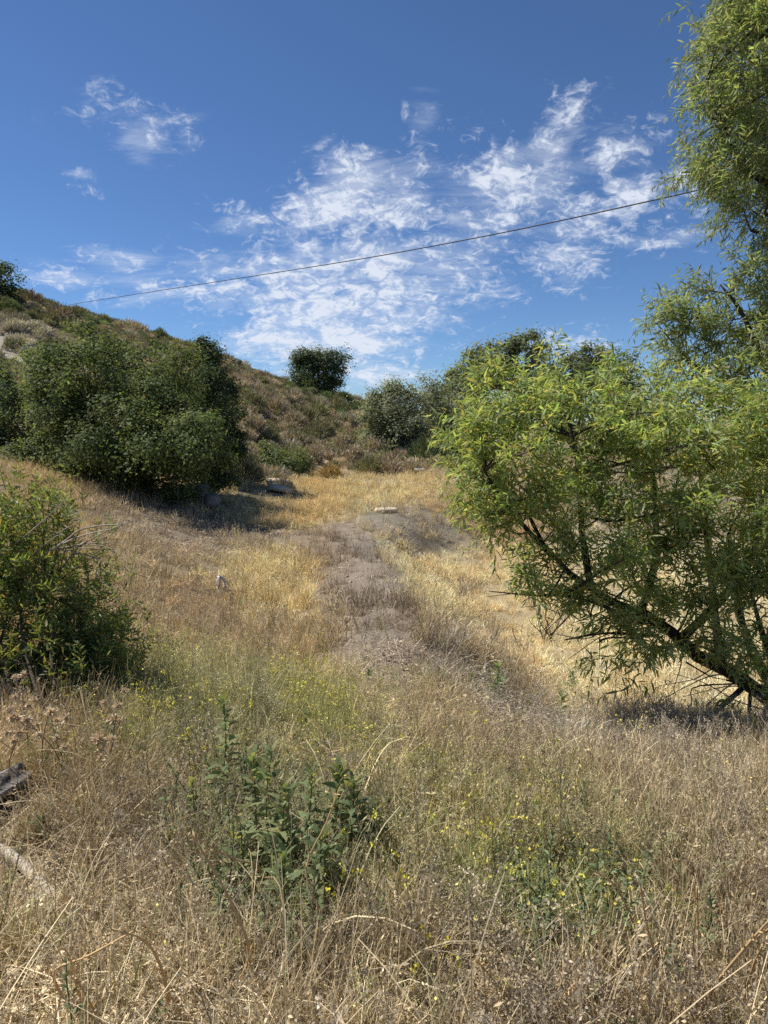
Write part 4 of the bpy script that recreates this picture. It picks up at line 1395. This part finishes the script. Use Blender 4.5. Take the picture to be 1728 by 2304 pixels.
# ------------------------------------------------------------------ hillside scrub
def sage_mesh(cols, rad=.7, h=.8, n=420, flowers=None, leafw=.012):
    mb = MB()
    a = rng.uniform(0, 6.28, n)
    el = np.arcsin(rng.uniform(.12, 1, n))
    d = np.stack([np.cos(a) * np.cos(el), np.sin(a) * np.cos(el), np.sin(el)], 1)
    bump = .75 + .5 * fbm(a * 1.2 + el, el * 2.0, int(rng.integers(0, 99)), 2)
    tip = d * np.array([rad, rad, h]) * (bump * rng.uniform(.86, 1.0, n))[:, None]
    st = tip * rng.uniform(.35, .7, (n, 1))
    mid = (st + tip) / 2 + rng.normal(size=(n, 3)) * .04
    c = pick(cols, n, .2)
    ribbons(mb, np.stack([st, mid, tip + np.array([0, 0, .05])], 1), np.array([[.006, leafw, .004]]) * rng.uniform(.7, 1.5, (n, 1)), nrm(np.cross(d, rdir(n))), c)
    m = n
    q = tip[rng.integers(0, n, m)] * rng.uniform(.75, 1.02, (m, 1)) + rng.normal(size=(m, 3)) * .03
    rhombs(mb, q, nrm(rdir(m) + np.array([0, 0, .8])), rdir(m), rng.uniform(.07, .13, m), .014, pick(cols, m, .25))
    if flowers is not None:
        m = 70
        up = tip[d[:, 2] > .25]
        q = up[rng.integers(0, len(up), m)] * 1.03
        for _ in range(2):
            rhombs(mb, q + rng.normal(size=(m, 3)) * .015, rdir(m), nrm(rdir(m) + np.array([0, -.3, .8])), rng.uniform(.05, .09, m), .028, pick([flowers], m, .1))
    return mb


SAGE = {'olive': [(0.253, 0.245, 0.138), (0.310, 0.289, 0.165), (0.205, 0.202, 0.119)], 'brown': [(0.393, 0.326, 0.235), (0.330, 0.274, 0.198), (0.478, 0.398, 0.291)], 'grey': [(0.419, 0.386, 0.308), (0.366, 0.336, 0.265), (0.466, 0.431, 0.346)],
        'green': [(0.176, 0.217, 0.098), (0.211, 0.253, 0.119), (0.141, 0.174, 0.082)], 'gold': [(0.464, 0.333, 0.141), (0.379, 0.274, 0.125)]}


def build_scrub():
    far = []
    for k in ('olive', 'brown', 'grey', 'green'):
        far.append([sage_mesh([np.array(c) for c in SAGE[k]], .75, .75, 240, None, .022) for _ in range(2)])
    # the mass of the hillside beyond the bushes one can tell apart
    n = 26000
    x, y = rng.uniform(-62, 22, n), rng.uniform(24, 120, n)
    k = (np.abs(x) < y * .78 + 2)
    x, y = x[k], y[k]
    m = masks(x, y)
    k = m['hill'] | ((y > 40) & (x < y * .10))
    x, y = x[k], y[k]
    k = rng.uniform(0, 1, len(x)) < np.clip(1.1 - (y - 40) / 150, .3, 1)
    x, y = x[k], y[k]
    z = hz(x, y)
    zone = fbm(x * .09, y * .09, 61, 3) * .75 + fbm(x * .4, y * .4, 66, 2) * .25
    # lower slope browner, upper slope green-grey, top purplish grey
    kind = np.where(zone < .385, 2, np.where(zone < .48, 0, np.where(zone < .56, 1, np.where(zone < .63, 3, 0))))
    low = (y < 52) & (x > -12)
    kind = np.where(low & (rng.uniform(0, 1, len(x)) < .45), 1, kind)
    kind = np.where(low & (kind == 2), 0, kind)
    kind = np.where(rng.uniform(0, 1, len(x)) < .15, rng.integers(0, 4, len(x)), kind)
    names = [('olive_scrub', 'olive sage scrub covering the hillside'), ('brown_scrub', 'dry brown buckwheat scrub covering the hillside'), ('grey_scrub', 'purplish grey dead scrub near the hill crest'), ('green_scrub', 'green chaparral scrub patches on the hillside')]
    for i, (nm, lab) in enumerate(names):
        q = kind == i
        scatter(nm, lab, far[i], MAT['sage_i'], np.stack([x, y, z], 1)[q], np.exp(rng.normal(-.55, .34, q.sum())) * np.where(y[q] > 45, .92, .85), np.exp(rng.normal(0, .25, (q.sum(), 1))) * np.ones((1, 3)), .08, -.05)
    # bushes that can be told apart: photograph pixel of the foot, width in pixels, height in pixels, kind, label
    B = [(545, 1085, 110, 75, 'olive', 'yellowish olive sage bush right of the broad oak at the foot of the hill'),
         (525, 1040, 70, 60, 'olive', 'olive bush behind the yellowish olive sage, beside the narrow dark oak'),
         (560, 985, 90, 70, 'cream', 'buckwheat bush with pale dry flower heads beside the narrow dark oak'),
         (600, 1000, 70, 50, 'olive', 'olive bush just above the dark green leafy bush'),
         (700, 1040, 70, 45, 'brown', 'brown bush right of the dark green leafy bush'),
         (745, 1075, 60, 38, 'gold', 'golden tan bush at the edge of the meadow below the hillside'),
         (800, 1040, 70, 45, 'cream', 'low bush dotted with cream flowers at the meadow edge'),
         (835, 1065, 80, 50, 'olive', 'rounded olive bush at the meadow edge before the grey green oak'),
         (880, 1068, 70, 42, 'brown', 'olive brown bush in the row under the grey green oak'),
         (930, 1066, 70, 40, 'brown', 'olive brown bush right of the row, near the flat stone'),
         (975, 1060, 70, 40, 'brown', 'last brown bush of the row, beside the willow'),
         (770, 1010, 60, 40, 'cream', 'cream flowered bush a little up the slope from the meadow edge'),
         (720, 985, 80, 50, 'olive', 'broad olive bush in the middle of the lower slope'),
         (660, 960, 70, 44, 'brown', 'brown bush up the slope above the dark green leafy bush'),
         (780, 960, 60, 40, 'grey', 'purplish grey bush left of the grey green oak'),
         (820, 985, 50, 40, 'brown', 'small brown bush against the left of the grey green oak'),
         (620, 930, 70, 44, 'brown', 'dull brown bush midway up the slope below the skyline tree'),
         (700, 925, 60, 36, 'olive', 'olive bush midway up the slope, directly below the skyline tree'),
         (760, 925, 60, 36, 'olive', 'olive bush on the slope right below the skyline tree'),
         (570, 920, 60, 46, 'olive', 'olive bush on the slope right of the narrow dark oak'),
         (660, 898, 50, 30, 'grey', 'pale grey bush at the left foot of the skyline tree'),
         (775, 905, 44, 28, 'green', 'green bush at the right foot of the skyline tree'),
         (560, 815, 56, 30, 'green', 'dark green bush on the crest left of the skyline tree'),
         (598, 835, 44, 34, 'olive', 'pale olive bush on the crest next to the skyline tree'),
         (640, 850, 40, 24, 'green', 'small green bush on the crest touching the skyline tree'),
         (360, 765, 44, 30, 'green', 'dark bush standing just under the crest above the broad oak'),
         (640, 1100, 60, 30, 'grey', 'grey twiggy bush in front of the dark green leafy bush'),
         (525, 1100, 50, 36, 'grey', 'grey brown dead bush beside the oak shadow'),
         (20, 700, 60, 34, 'green', 'green bush under the hilltop oak at the left edge'),
         (130, 690, 40, 22, 'olive', 'olive bush on the crest right of the hilltop oak'),
         (240, 720, 36, 20, 'olive', 'olive bush on the crest where the wire passes'),
         (440, 800, 40, 24, 'brown', 'brown bush on the crest above the narrow dark oak')]
    cache = {}
    for (u, v, w, h, kd, lab) in B:
        q = P(u, v)
        if kd not in cache:
            cache[kd] = [sage_mesh(SAGE['brown' if kd == 'cream' else kd], .7, .8, 520, (.62, .54, .36) if kd == 'cream' else None, .014).mesh('sage_bush', MAT['sage']) for _ in range(2)]
        o = bpy.data.objects.new('sage_bush', cache[kd][len(lab) % 2])
        COL.objects.link(o)
        s = q[1] / F
        o.location = q - np.array([0, 0, .05])
        o.scale = (w * s / 1.3, w * s / 1.3, h * s / .85)
        o.rotation_euler = (0, 0, rng.uniform(0, 6.28))
        tag(o, lab, 'bush', 'bushes on the hillside and its foot')


build_scrub()

# ------------------------------------------------------------------ rocks, logs, wire
def rock(name, label, loc, size, rot, col, seed, flat=.5):
    mb = MB()
    n, k = 20, 10
    th = np.linspace(0, 2 * math.pi, n, endpoint=False)
    ph = np.linspace(-.5 * math.pi, .5 * math.pi, k)
    T, Ph = np.meshgrid(th, ph)
    d = np.stack([np.cos(T) * np.cos(Ph), np.sin(T) * np.cos(Ph), np.sin(Ph)], -1)
    d = np.sign(d) * np.abs(d) ** np.array([.8, .8, .6])
    f = .82 + .36 * fbm(np.cos(T) * 1.5 + seed, np.sin(T) * 1.5 + d[..., 2] * .8, seed, 3)
    v = (d * f[..., None] * np.array(size) / 2).reshape(-1, 3)
    i, j = np.meshgrid(np.arange(k - 1), np.arange(n), indexing='ij')
    j2 = (j + 1) % n
    q = np.stack([i * n + j, i * n + j2, (i + 1) * n + j2, (i + 1) * n + j], -1).reshape(-1, 4)
    mb.add(v, q, np.array(col))
    o = mb.build(name, MAT['rock'], None, True)
    o.location = loc
    o.rotation_euler = rot
    return tag(o, label, 'rock')


def build_small():
    pale = (.52, .44, .33)
    q = P(616, 1094)
    rock('rock', 'pale flat boulder right of the oak shadow, upper of two', q + np.array([0, 0, .14]), (.5, .4, .24), (0.05, .08, .3), pale, 3)
    q = P(628, 1108)
    rock('rock', 'pale flat slab lying in the grass below the boulder, lower of two', q + np.array([.03, 0, .12]), (.75, .7, .2), (-.1, .18, -.4), pale, 8)
    q = P(868, 1152)
    rock('rock', 'low white rounded rock in the dry grass behind the dirt bank', q + np.array([0, 0, .05]), (.66, .46, .15), (0, 0, .2), (.60, .51, .37), 12)
    q = P(945, 1068)
    rock('rock', 'small grey flat stone among the brown bushes at the meadow end', q + np.array([0, 0, .2]), (.5, .45, .14), (0, .1, .1), (.5, .47, .43), 15)
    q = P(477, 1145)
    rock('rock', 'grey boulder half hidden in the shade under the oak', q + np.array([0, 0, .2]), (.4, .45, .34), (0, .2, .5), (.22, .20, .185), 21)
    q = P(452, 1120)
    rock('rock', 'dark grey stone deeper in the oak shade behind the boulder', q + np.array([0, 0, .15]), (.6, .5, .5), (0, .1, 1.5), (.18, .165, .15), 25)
    # driftwood stump
    q = P(500, 1338)
    root = empty('driftwood_stump', q, 'bleached forked driftwood stump standing in the tan grass', 'stump')
    mb = MB()
    y = q[1]
    for uv, r in [([(500, 1338), (506, 1322), (505, 1305), (494, 1296)], .032), ([(496, 1336), (492, 1322), (495, 1305), (490, 1297)], .03), ([(504, 1335), (507, 1315), (500, 1300), (493, 1292)], .025), ([(494, 1330), (488, 1312), (490, 1302)], .018)]:
        pth = smooth_path([pt(u, v, y + rng.normal() * .03) for u, v in uv], 8)
        pth[0][2] -= .05
        tube(mb, pth, np.linspace(r, r * .55, 8), np.array((.60, .56, .50)) * rng.uniform(.8, 1.1), 7)
    mb.build('trunk', MAT['wood'], root, True)
    mb = MB()
    tube(mb, smooth_path([q + np.array([.02, 0, .03]), q + np.array([.15, .05, .06]), q + np.array([.34, .02, .03])], 6), np.linspace(.025, .008, 6), (.22, .18, .15), 6)
    mb.build('root', MAT['wood'], root, True)
    # weathered log at the left edge
    a, b = P(-120, 1885), P(48, 1775)
    L = np.linalg.norm(b - a)
    mb = MB()
    path = smooth_path([a + np.array([0, 0, .05]), (a + b) / 2 + np.array([0, 0, .065]), b + np.array([0, 0, .065])], 14)
    n, k = 18, 14
    tg = nrm(b - a)
    s = perp(tg)
    bb = np.cross(s, tg)
    th = np.linspace(0, 2 * math.pi, n, endpoint=False)
    rr = .075 * (1 + .14 * np.sign(np.sin(th * 5 + .7)) * np.abs(np.sin(th * 5 + .7)) ** .4 + .08 * np.sin(th * 2))
    v = []
    for i in range(k):
        e = 1 - .35 * max(0, (i - 11) / 3)
        v.append(path[i] + (rr * e * (1 + .05 * rng.normal(size=n)))[:, None] * (np.cos(th)[:, None] * s + np.sin(th)[:, None] * bb))
    v = np.concatenate(v + [path[-1:] + tg * .02])
    i, j = np.meshgrid(np.arange(k - 1), np.arange(n), indexing='ij')
    j2 = (j + 1) % n
    f = np.stack([i * n + j, i * n + j2, (i + 1) * n + j2, (i + 1) * n + j], -1).reshape(-1, 4)
    jj = np.arange(n)
    cap = np.stack([(k - 1) * n + jj, (k - 1) * n + (jj + 1) % n, jj * 0 + k * n], -1)
    col = np.tile(np.where(np.sin(th * 5 + .7) > -.3, 1, .35)[:, None] * np.array((.27, .245, .22)), (k, 1))
    mb.merge_faces(v, [f, cap], np.concatenate([col, [(.1, .09, .08)]]))
    tag(mb.build('weathered_log', MAT['wood'], None, False), 'grey split weathered log lying at the left edge', 'log')
    # pale branch
    mb = MB()
    pth = smooth_path([P(-60, 1890) + np.array([0, 0, .02]), P(30, 1945) + np.array([0, 0, .03]), P(75, 1985) + np.array([0, 0, .025]), P(125, 2025) + np.array([0, 0, .01])], 16)
    tube(mb, pth, np.linspace(.024, .015, 16) * (1 + .1 * rng.normal(size=16)), (.44, .385, .32), 9)
    tag(mb.build('fallen_branch', MAT['wood'], None, True), 'pale bleached branch lying across the litter at lower left', 'branch')
    # overhead wire
    mb = MB()
    pts = []
    for (u, v, y) in [(-250, 748, 95), (60, 702, 78), (203, 678, 66), (500, 632, 48), (792, 586, 37), (1020, 545, 31), (1240, 501, 27), (1552, 432, 23), (1900, 350, 19), (2600, 170, 14)]:
        pts.append(pt(u, v, y))
    pth = smooth_path(pts, 60)
    tube(mb, pth, np.full(60, .022), (.035, .035, .04), 6)
    tag(mb.build('overhead_wire', MAT['cable'], None, True), 'single dark utility wire slanting across the sky', 'wire')


build_small()

# ------------------------------------------------------------------ individual plants
HERBC = [(.195, .25, .115), (.24, .295, .14), (.16, .21, .095), (.28, .29, .13)]


def herb(label, ub, vb, ut, vt, n=46, lmax=.075, group='leafy green weeds', wid=.17, cols=HERBC, name='leafy_weed'):
    b = P(ub, vb)
    s = b[1] / F
    top = pt(ut, vt, b[1])
    if top[2] < b[2] + .08:
        top[2] = b[2] + .08
    h = np.linalg.norm(top - b)
    root = empty(name, b, label, 'weed', group)
    path = curve(b - np.array([0, 0, .02]), top, 9, .03)
    mb = MB()
    tube(mb, path, np.linspace(.0042, .002, 9), (.15, .19, .08), 5)
    mb.build('stem', MAT['herb'], root, True)
    t = np.linspace(.12, 1, n) ** .85
    for i in range(n):
        ti = t[i]
        k = ti * 8
        a0 = min(int(k), 7)
        p = path[a0] * (1 - (k - a0)) + path[a0 + 1] * (k - a0)
        a = i * 2.4 + rng.normal(0, .25)
        el = .05 + .95 * ti ** 2 + rng.normal(0, .2)
        d = np.array([math.cos(a) * math.cos(el), math.sin(a) * math.cos(el), math.sin(el)])
        ln = lmax * 1.25 * (1.15 - .55 * ti) * rng.uniform(.75, 1.2) * (0.6 if ti < .2 else 1)
        j = int(rng.integers(0, 6))
        me = leaf_mesh(('herb' + str(wid), j), pick(cols, 1, .18)[0], MAT['herb'], wid, .14)
        place_leaf(root, 'herb', p, d, nrm(np.array([0, 0, 1.]) + rng.normal(size=3) * .3), ln, me)
    return root


def build_plants():
    H = [('tallest leafy weed spire, standing left of the green clump', 505, 1850, 500, 1578, 64, .075),
         ('leafy weed at the left front of the green clump', 575, 1960, 570, 1700, 46, .075),
         ('second tallest leafy weed, directly behind the arching straw stalk', 600, 1985, 612, 1690, 52, .07),
         ('pale green leafy weed in the middle of the clump', 650, 2000, 642, 1770, 46, .075),
         ('slender leafy weed right of the clump middle', 690, 1960, 702, 1730, 40, .07),
         ('bushy topped leafy weed, tallest of the clump right side', 745, 1960, 762, 1728, 56, .08),
         ('leafy weed leaning right beside the bushy topped one', 785, 1975, 795, 1755, 44, .08),
         ('short leafy weed at the right end of the green clump', 835, 1960, 846, 1822, 36, .075),
         ('dark leafy weed low on the left of the green clump', 550, 2040, 540, 1850, 38, .08),
         ('short leafy weed at the shaded foot of the clump', 640, 2110, 640, 1930, 36, .08),
         ('leafy weed in front of the clump right half', 700, 2080, 722, 1880, 40, .08),
         ('leafy weed left of the tallest spire, half hidden in yellow flowers', 440, 1890, 432, 1760, 30, .07),
         ('small leafy weed alone in the bottom straw below the clump', 690, 2195, 690, 2130, 16, .06)]
    for lab, a, b, c, d, n, lm in H:
        herb(lab, a, b, c, d, n, lm)
    H2 = [('broad leafed weed standing alone on the grey brown bank', 1120, 1580, 1122, 1500, 34, .10),
          ('bright green sprig above the willow shadow tip', 1283, 1570, 1283, 1508, 22, .10),
          ('green weed low in the willow shadow left end', 1262, 1610, 1265, 1560, 18, .09),
          ('green weed by the driftwood stump', 545, 1382, 543, 1352, 14, .08),
          ('green weed at the far right under the willow trunk', 1700, 1690, 1702, 1610, 30, .09)]
    for lab, a, b, c, d, n, lm in H2:
        herb(lab, a, b, c, d, n, lm, 'green weeds on the banks', .16)
    H3 = [('leafy weed left of the right hand green patch', 1135, 2065, 1130, 1965, 30, .06), ('leafy weed at the top of the right hand green patch', 1215, 2080, 1222, 1985, 30, .06),
          ('pale topped leafy weed in the right hand green patch', 1345, 2110, 1338, 2015, 34, .06), ('leafy weed beside the pale topped one, slightly lower', 1375, 2130, 1372, 2050, 28, .06),
          ('lowest leafy weed of the right hand patch', 1425, 2190, 1425, 2110, 28, .06), ('rightmost leafy weed of the right hand patch', 1462, 2200, 1450, 2118, 28, .06)]
    for lab, a, b, c, d, n, lm in H3:
        herb(lab, a, b, c, d, n, lm, 'leafy weeds at lower right')

    # mustard plants with yellow flowers, each flower head a part
    fm = []
    for _ in range(3):
        mb = MB()
        n = 9
        p = rng.normal(size=(n, 3)) * .006
        rhombs(mb, p, rdir(n), nrm(rdir(n) * .6 + np.array([0, 0, 1])), .010, .0042, pick([(.84, .76, .06), (.80, .74, .10)], n, .08))
        fm.append(mb.mesh('flower_head', MAT['flower']))
    Mu = [(770, 2110, 775, 1870, 4, 'mustard with yellow blooms close to the right of the green clump'), (830, 2130, 838, 1900, 5, 'mustard with yellow blooms right of the clump, tallest there'),
          (900, 2120, 905, 1960, 4, 'mustard with a few yellow blooms between the clump and the right patch'), (960, 2200, 965, 2100, 5, 'mustard with the brightest yellow tuft low in the middle'),
          (1000, 2210, 1004, 2120, 5, 'mustard with doubled yellow tufts low in the middle'), (930, 2300, 932, 2180, 2, 'mustard with one low yellow bloom at bottom centre'),
          (1030, 2290, 1030, 2160, 3, 'mustard with yellow blooms below the bright tufts'), (1115, 2290, 1118, 2200, 3, 'mustard low at the bottom left of the right patch'),
          (1165, 2200, 1162, 2085, 3, 'mustard with yellow blooms just left of the right patch'), (1110, 2060, 1108, 1860, 2, 'tall thin mustard rising behind the right patch'),
          (1240, 2120, 1240, 1990, 3, 'mustard with yellow blooms inside the right patch'), (1330, 2230, 1328, 2140, 3, 'mustard with yellow blooms at the foot of the right patch'),
          (1380, 2270, 1378, 2190, 2, 'mustard with two yellow blooms low at right'), (1500, 2080, 1510, 2000, 4, 'mustard with yellow blooms right of the right patch'),
          (420, 1800, 422, 1650, 6, 'yellow flowering mustard left of the tallest spire'), (340, 1700, 345, 1545, 6, 'yellow flowering mustard next to the leafy shrub'),
          (560, 1720, 565, 1580, 5, 'yellow flowering mustard right of the tallest spire'), (190, 2215, 187, 2190, 1, 'single yellow bloom low in the straw at bottom left')]
    for (ub, vb, ut, vt, nf, lab) in Mu:
        b = P(ub, vb)
        top = pt(ut, vt, b[1])
        top[2] = max(top[2], b[2] + .05)
        root = empty('mustard_plant', b, lab, 'wildflower', 'yellow flowering mustard plants')
        mb = MB()
        path = curve(b - np.array([0, 0, .02]), top, 7, .06)
        h = np.linalg.norm(top - b)
        tube(mb, path, np.linspace(.0026, .0012, 7), (.19, .21, .06), 4)
        tips = [path[-1]]
        for _ in range(7):
            i = int(rng.integers(2, 6))
            e = path[i] + np.array([rng.normal() * .3, rng.normal() * .3, rng.uniform(.25, .7)]) * h * .5
            tube(mb, curve(path[i], e, 5, .1), np.linspace(.0016, .0008, 5), np.array((.2, .22, .07)) * rng.uniform(.8, 1.3), 3)
            tips.append(e)
        tag(mb.build('stem', MAT['herb'], root))
        for i in range(nf):
            q = tips[i % len(tips)]
            o = bpy.data.objects.new('flower_head', fm[i % 3])
            COL.objects.link(o)
            o.parent = root
            o.location = q - b
            o.rotation_euler = rng.uniform(0, 6, 3)
            k = rng.uniform(.8, 1.25)
            o.scale = (k, k, k)

    # arching pale dead stalks
    S = [([(490, 2240), (560, 2160), (520, 2030), (440, 1890)], .004, 'straw stalk leaning left across the green clump, thick and bent'),
         ([(640, 2060), (590, 1960), (520, 1930), (455, 1895)], .0035, 'forked straw stalk arching over the foot of the clump'),
         ([(790, 2150), (690, 1980), (735, 1850), (765, 1770)], .003, 'straight straw stalk slanting up through the clump right side'),
         ([(740, 2000), (670, 1860), (610, 1800), (560, 1740)], .003, 'straw stalk crossing the clump from lower right to upper left'),
         ([(160, 2260), (120, 2190), (200, 2150), (300, 2095)], .004, 'straw stalk bowed low in the bottom left straw'),
         ([(230, 2304), (180, 2240), (165, 2180), (150, 2140)], .0035, 'upright straw stalk at bottom left'),
         ([(385, 2280), (370, 2200), (330, 2120), (250, 2090)], .004, 'long straw stalk arching down at bottom left of centre'),
         ([(240, 2320), (200, 2250), (170, 2200)], .0035, 'short straw stalk near the bottom left corner'),
         ([(1490, 2290), (1480, 2180), (1455, 2080), (1440, 1990)], .004, 'tall straw stalk left of the leaning bundle at lower right'),
         ([(1570, 2240), (1572, 2150), (1570, 2060), (1568, 1995)], .0035, 'upright reddish straw stalk at lower right'),
         ([(1560, 2320), (1600, 2230), (1670, 2140), (1740, 2060)], .0045, 'thick straw stalk of the leaning bundle at lower right'),
         ([(1590, 2180), (1650, 2140), (1700, 2110), (1760, 2070)], .004, 'upper straw stalk of the leaning bundle at lower right'),
         ([(1640, 2300), (1680, 2220), (1700, 2160), (1720, 2120)], .004, 'steepest straw stalk of the leaning bundle at lower right'),
         ([(1360, 2270), (1330, 2230), (1300, 2210), (1260, 2250)], .004, 'drooping straw stalk curling over at bottom right of centre'),
         ([(1180, 2280), (1130, 2230), (1090, 2180), (1070, 2160)], .0035, 'straw stalk slanting left in the bottom middle'),
         ([(1460, 2160), (1430, 2090), (1390, 2000), (1340, 1960)], .0035, 'straw stalk arching left over the right hand green patch')]
    for uv, r, lab in S:
        b = P(*uv[0])
        pts = [b - np.array([0, 0, .02])]
        for i, (u, v) in enumerate(uv[1:]):
            q = pt(u, v, b[1] - .07 * (i + 1))
            q[2] = max(q[2], gz(q[0], q[1]) + .03)
            pts.append(q)
        root = empty('straw_stalk', b, lab, 'dead stalk', 'dead straw coloured stalks')
        pth = smooth_path(pts, 14)
        mb = MB()
        c = np.array((.60, .43, .22)) * rng.uniform(.85, 1.15)
        r *= 1.25
        tube(mb, pth, np.linspace(r, r * .5, 14) * (1 + .12 * rng.normal(size=14)), c, 5)
        mb.build('stem', MAT['dry'], root, True)
        mb = MB()
        n = 14
        for k in range(n):
            i = int(rng.integers(4, 14))
            d = nrm(nrm(pth[min(i, 12) + 1] - pth[min(i, 12)]) * .9 + rdir(1)[0] * .5)
            tube(mb, [pth[i], pth[i] + d * .012, pth[i] + d * rng.uniform(.018, .032)], [r * .45, r * .5, .0004], c * 1.08, 4)
        mb.build('seed_pods', MAT['dry'], root)['kind'] = 'stuff'

    # dry plants with fluffy seed heads in front of the shrub
    T = [([(70, 1740), (60, 1640), (50, 1555)], 'dead thistle with fluffy tan heads at the left edge, tallest'), ([(100, 1760), (95, 1680), (110, 1600)], 'dead thistle with tan heads right of the tallest one'),
         ([(150, 1790), (130, 1700), (60, 1620)], 'dead thistle leaning left below the tallest one'), ([(230, 1780), (250, 1690), (265, 1590)], 'dead thistle with tan heads in front of the shrub right side'),
         ([(200, 1800), (215, 1720), (220, 1660)], 'short dead thistle among the yellow flowers'), ([(30, 1800), (20, 1720), (45, 1650)], 'dead thistle cut by the left edge of the frame')]
    hm = []
    for _ in range(3):
        mb = MB()
        n = 60
        d = nrm(rdir(n) + np.array([0, 0, .4]))
        ribbons(mb, np.stack([np.zeros((n, 3)), d * .012, d * .024 + rng.normal(size=(n, 3)) * .005], 1), np.array([[.0016, .003, .0012]]), nrm(np.cross(d, rdir(n))), pick([(.70, .55, .36), (.58, .43, .27), (.78, .66, .48)], n, .15))
        hm.append(mb.mesh('seed_head', MAT['dry']))
    for uv, lab in T:
        b = P(*uv[0])
        b2 = b * 1.0
        root = empty('dead_thistle', b, lab, 'dead plant', 'dead thistles before the shrub')
        pth = smooth_path([b - np.array([0, 0, .02])] + [pt(u, v, b[1] + .03) for u, v in uv[1:]], 8)
        mb = MB()
        tube(mb, pth, np.linspace(.0038, .002, 8), (.30, .22, .13), 5)
        tips = [pth[-1]]
        for k in range(5):
            i = int(rng.integers(3, 8))
            e = pth[i] + np.array([rng.normal() * .07, rng.normal() * .05, rng.uniform(.03, .11)])
            tube(mb, curve(pth[i], e, 4, .1), np.linspace(.0022, .0014, 4), (.32, .24, .14), 4)
            tips.append(e)
        mb.build('stem', MAT['dry'], root)
        for i, q in enumerate(tips):
            o = bpy.data.objects.new('seed_head', hm[i % 3])
            COL.objects.link(o)
            o.parent = root
            o.location = q - b
            k = rng.uniform(.8, 1.3)
            o.scale = (k, k, k)
            o.rotation_euler = (rng.normal(0, .4), rng.normal(0, .4), rng.uniform(0, 6))

    # bare shrubs in the basin and on the bank
    def bare(label, u, v, hpx, wpx, n, col, name='bare_shrub', r=.009, side=.6):
        b = P(u, v)
        s = b[1] / F
        root = empty(name, b, label, 'dead shrub')
        mb = MB()
        for k in range(n):
            e = b + np.array([rng.uniform(-.5, .5) * wpx * s, rng.normal() * .12, rng.uniform(.5, 1) * hpx * s])
            pth = curve(b + rng.normal(size=3) * np.array([.05, .05, 0]) - np.array([0, 0, .03]), e, 7, .07)
            c = np.array(col) * rng.uniform(.75, 1.25)
            tube(mb, pth, np.linspace(r, r * .3, 7), c, 4)
            for q in range(4):
                i = int(rng.integers(2, 7))
                e2 = pth[i] + np.array([rng.normal() * .35, rng.normal() * .25, rng.uniform(.1, .8)]) * hpx * s * .3
                tube(mb, curve(pth[i], e2, 4, .1), np.linspace(r * .4, r * .2, 4), c, 3)
        mb.build('stem', MAT['dry'], root)
        return root
    bare('bare upright shrub standing in the golden basin', 1228, 1440, 95, 100, 9, (.16, .115, .08), r=.012)
    bare('grey bare brush heap at the basin edge, left of the upright bare shrub', 1040, 1345, 60, 110, 24, (.24, .19, .16), r=.005)
    bare('thin bare twigs between the brush heap and the upright shrub', 1110, 1440, 70, 90, 8, (.19, .15, .12), r=.005)
    bare('small bare shrub in the dark patch at the bank foot', 1180, 1465, 60, 70, 10, (.17, .12, .09), r=.005)
    bare('dark dead brush below the far end of the dirt bank', 925, 1250, 34, 80, 16, (.15, .11, .085), r=.006)
    bare('tiny dark twig heap on the flat right of the oak shadow', 622, 1238, 14, 40, 14, (.10, .08, .065), r=.006)
    bare('dark dead clump on the golden flat', 640, 1312, 26, 70, 18, (.17, .12, .085), r=.005)
    bare('grey dead twigs by the pale boulder', 560, 1105, 26, 60, 12, (.22, .18, .15), r=.008)
    # fallen grey branch on the bank
    mb = MB()
    b1 = [P(1010, 1380), P(1060, 1400), P(1110, 1440), P(1135, 1455)]
    tube(mb, smooth_path([q + np.array([0, 0, .06]) for q in b1], 10), np.linspace(.018, .007, 10), (.36, .30, .25), 6)
    for k in range(5):
        i = b1[k % 3] + np.array([0, 0, .06])
        tube(mb, curve(i, i + np.array([rng.normal() * .3, rng.normal() * .2, rng.uniform(.05, .3)]), 5, .1), np.linspace(.007, .002, 5), (.22, .18, .15), 4)
    tag(mb.build('fallen_branch', MAT['wood'], None, True), 'thin grey fallen branch lying on the bank above the basin', 'branch')
    # wiry mound at the right under the willow
    W = [(1480, 1790, 330, 130, (.30, .25, .17), 'wiry grey tan weed mound under the willow, left part'), (1660, 1830, 300, 150, (.24, .21, .15), 'wiry grey weed mound at the right edge below the willow'), (1560, 1730, 260, 90, (.17, .20, .075), 'green wiry weed mound in the willow shadow')]
    for (u, v, w, h, col, lab) in W:
        b = P(u, v)
        s = b[1] / F
        root = empty('wiry_weed', b, lab, 'weed')
        mb = MB()
        n = 190
        p0 = np.stack([b[0] + rng.normal(0, .22, n) * w * s, b[1] + rng.normal(0, .2, n), np.zeros(n)], 1)
        p0[:, 2] = hz(p0[:, 0], p0[:, 1]) - .01
        d = nrm(np.stack([rng.normal(-.25, .8, n), rng.normal(-.2, .5, n), np.abs(rng.normal(.6, .35, n))], 1))
        L = rng.uniform(.25, .7, n)[:, None, None] * h * s * 1.7
        t = np.linspace(0, 1, 6)[None, :, None]
        pp = p0[:, None] + d[:, None] * L * t + np.array([0, 0, -.5]) * L * t ** 2 + rng.normal(size=(n, 1, 3)) * .12 * L * np.sin(math.pi * t)
        g = hz(pp[..., 0], pp[..., 1]) + .01
        pp[..., 2] = np.maximum(pp[..., 2], g)
        ribbons(mb, pp, np.linspace(.0026, .0011, 6)[None, :], perp(d), pick([col, np.array(col) * 1.4, np.array(col) * .7], n, .15))
        mb.build('stem', MAT['dry'], root)['kind'] = 'stuff'


build_plants()
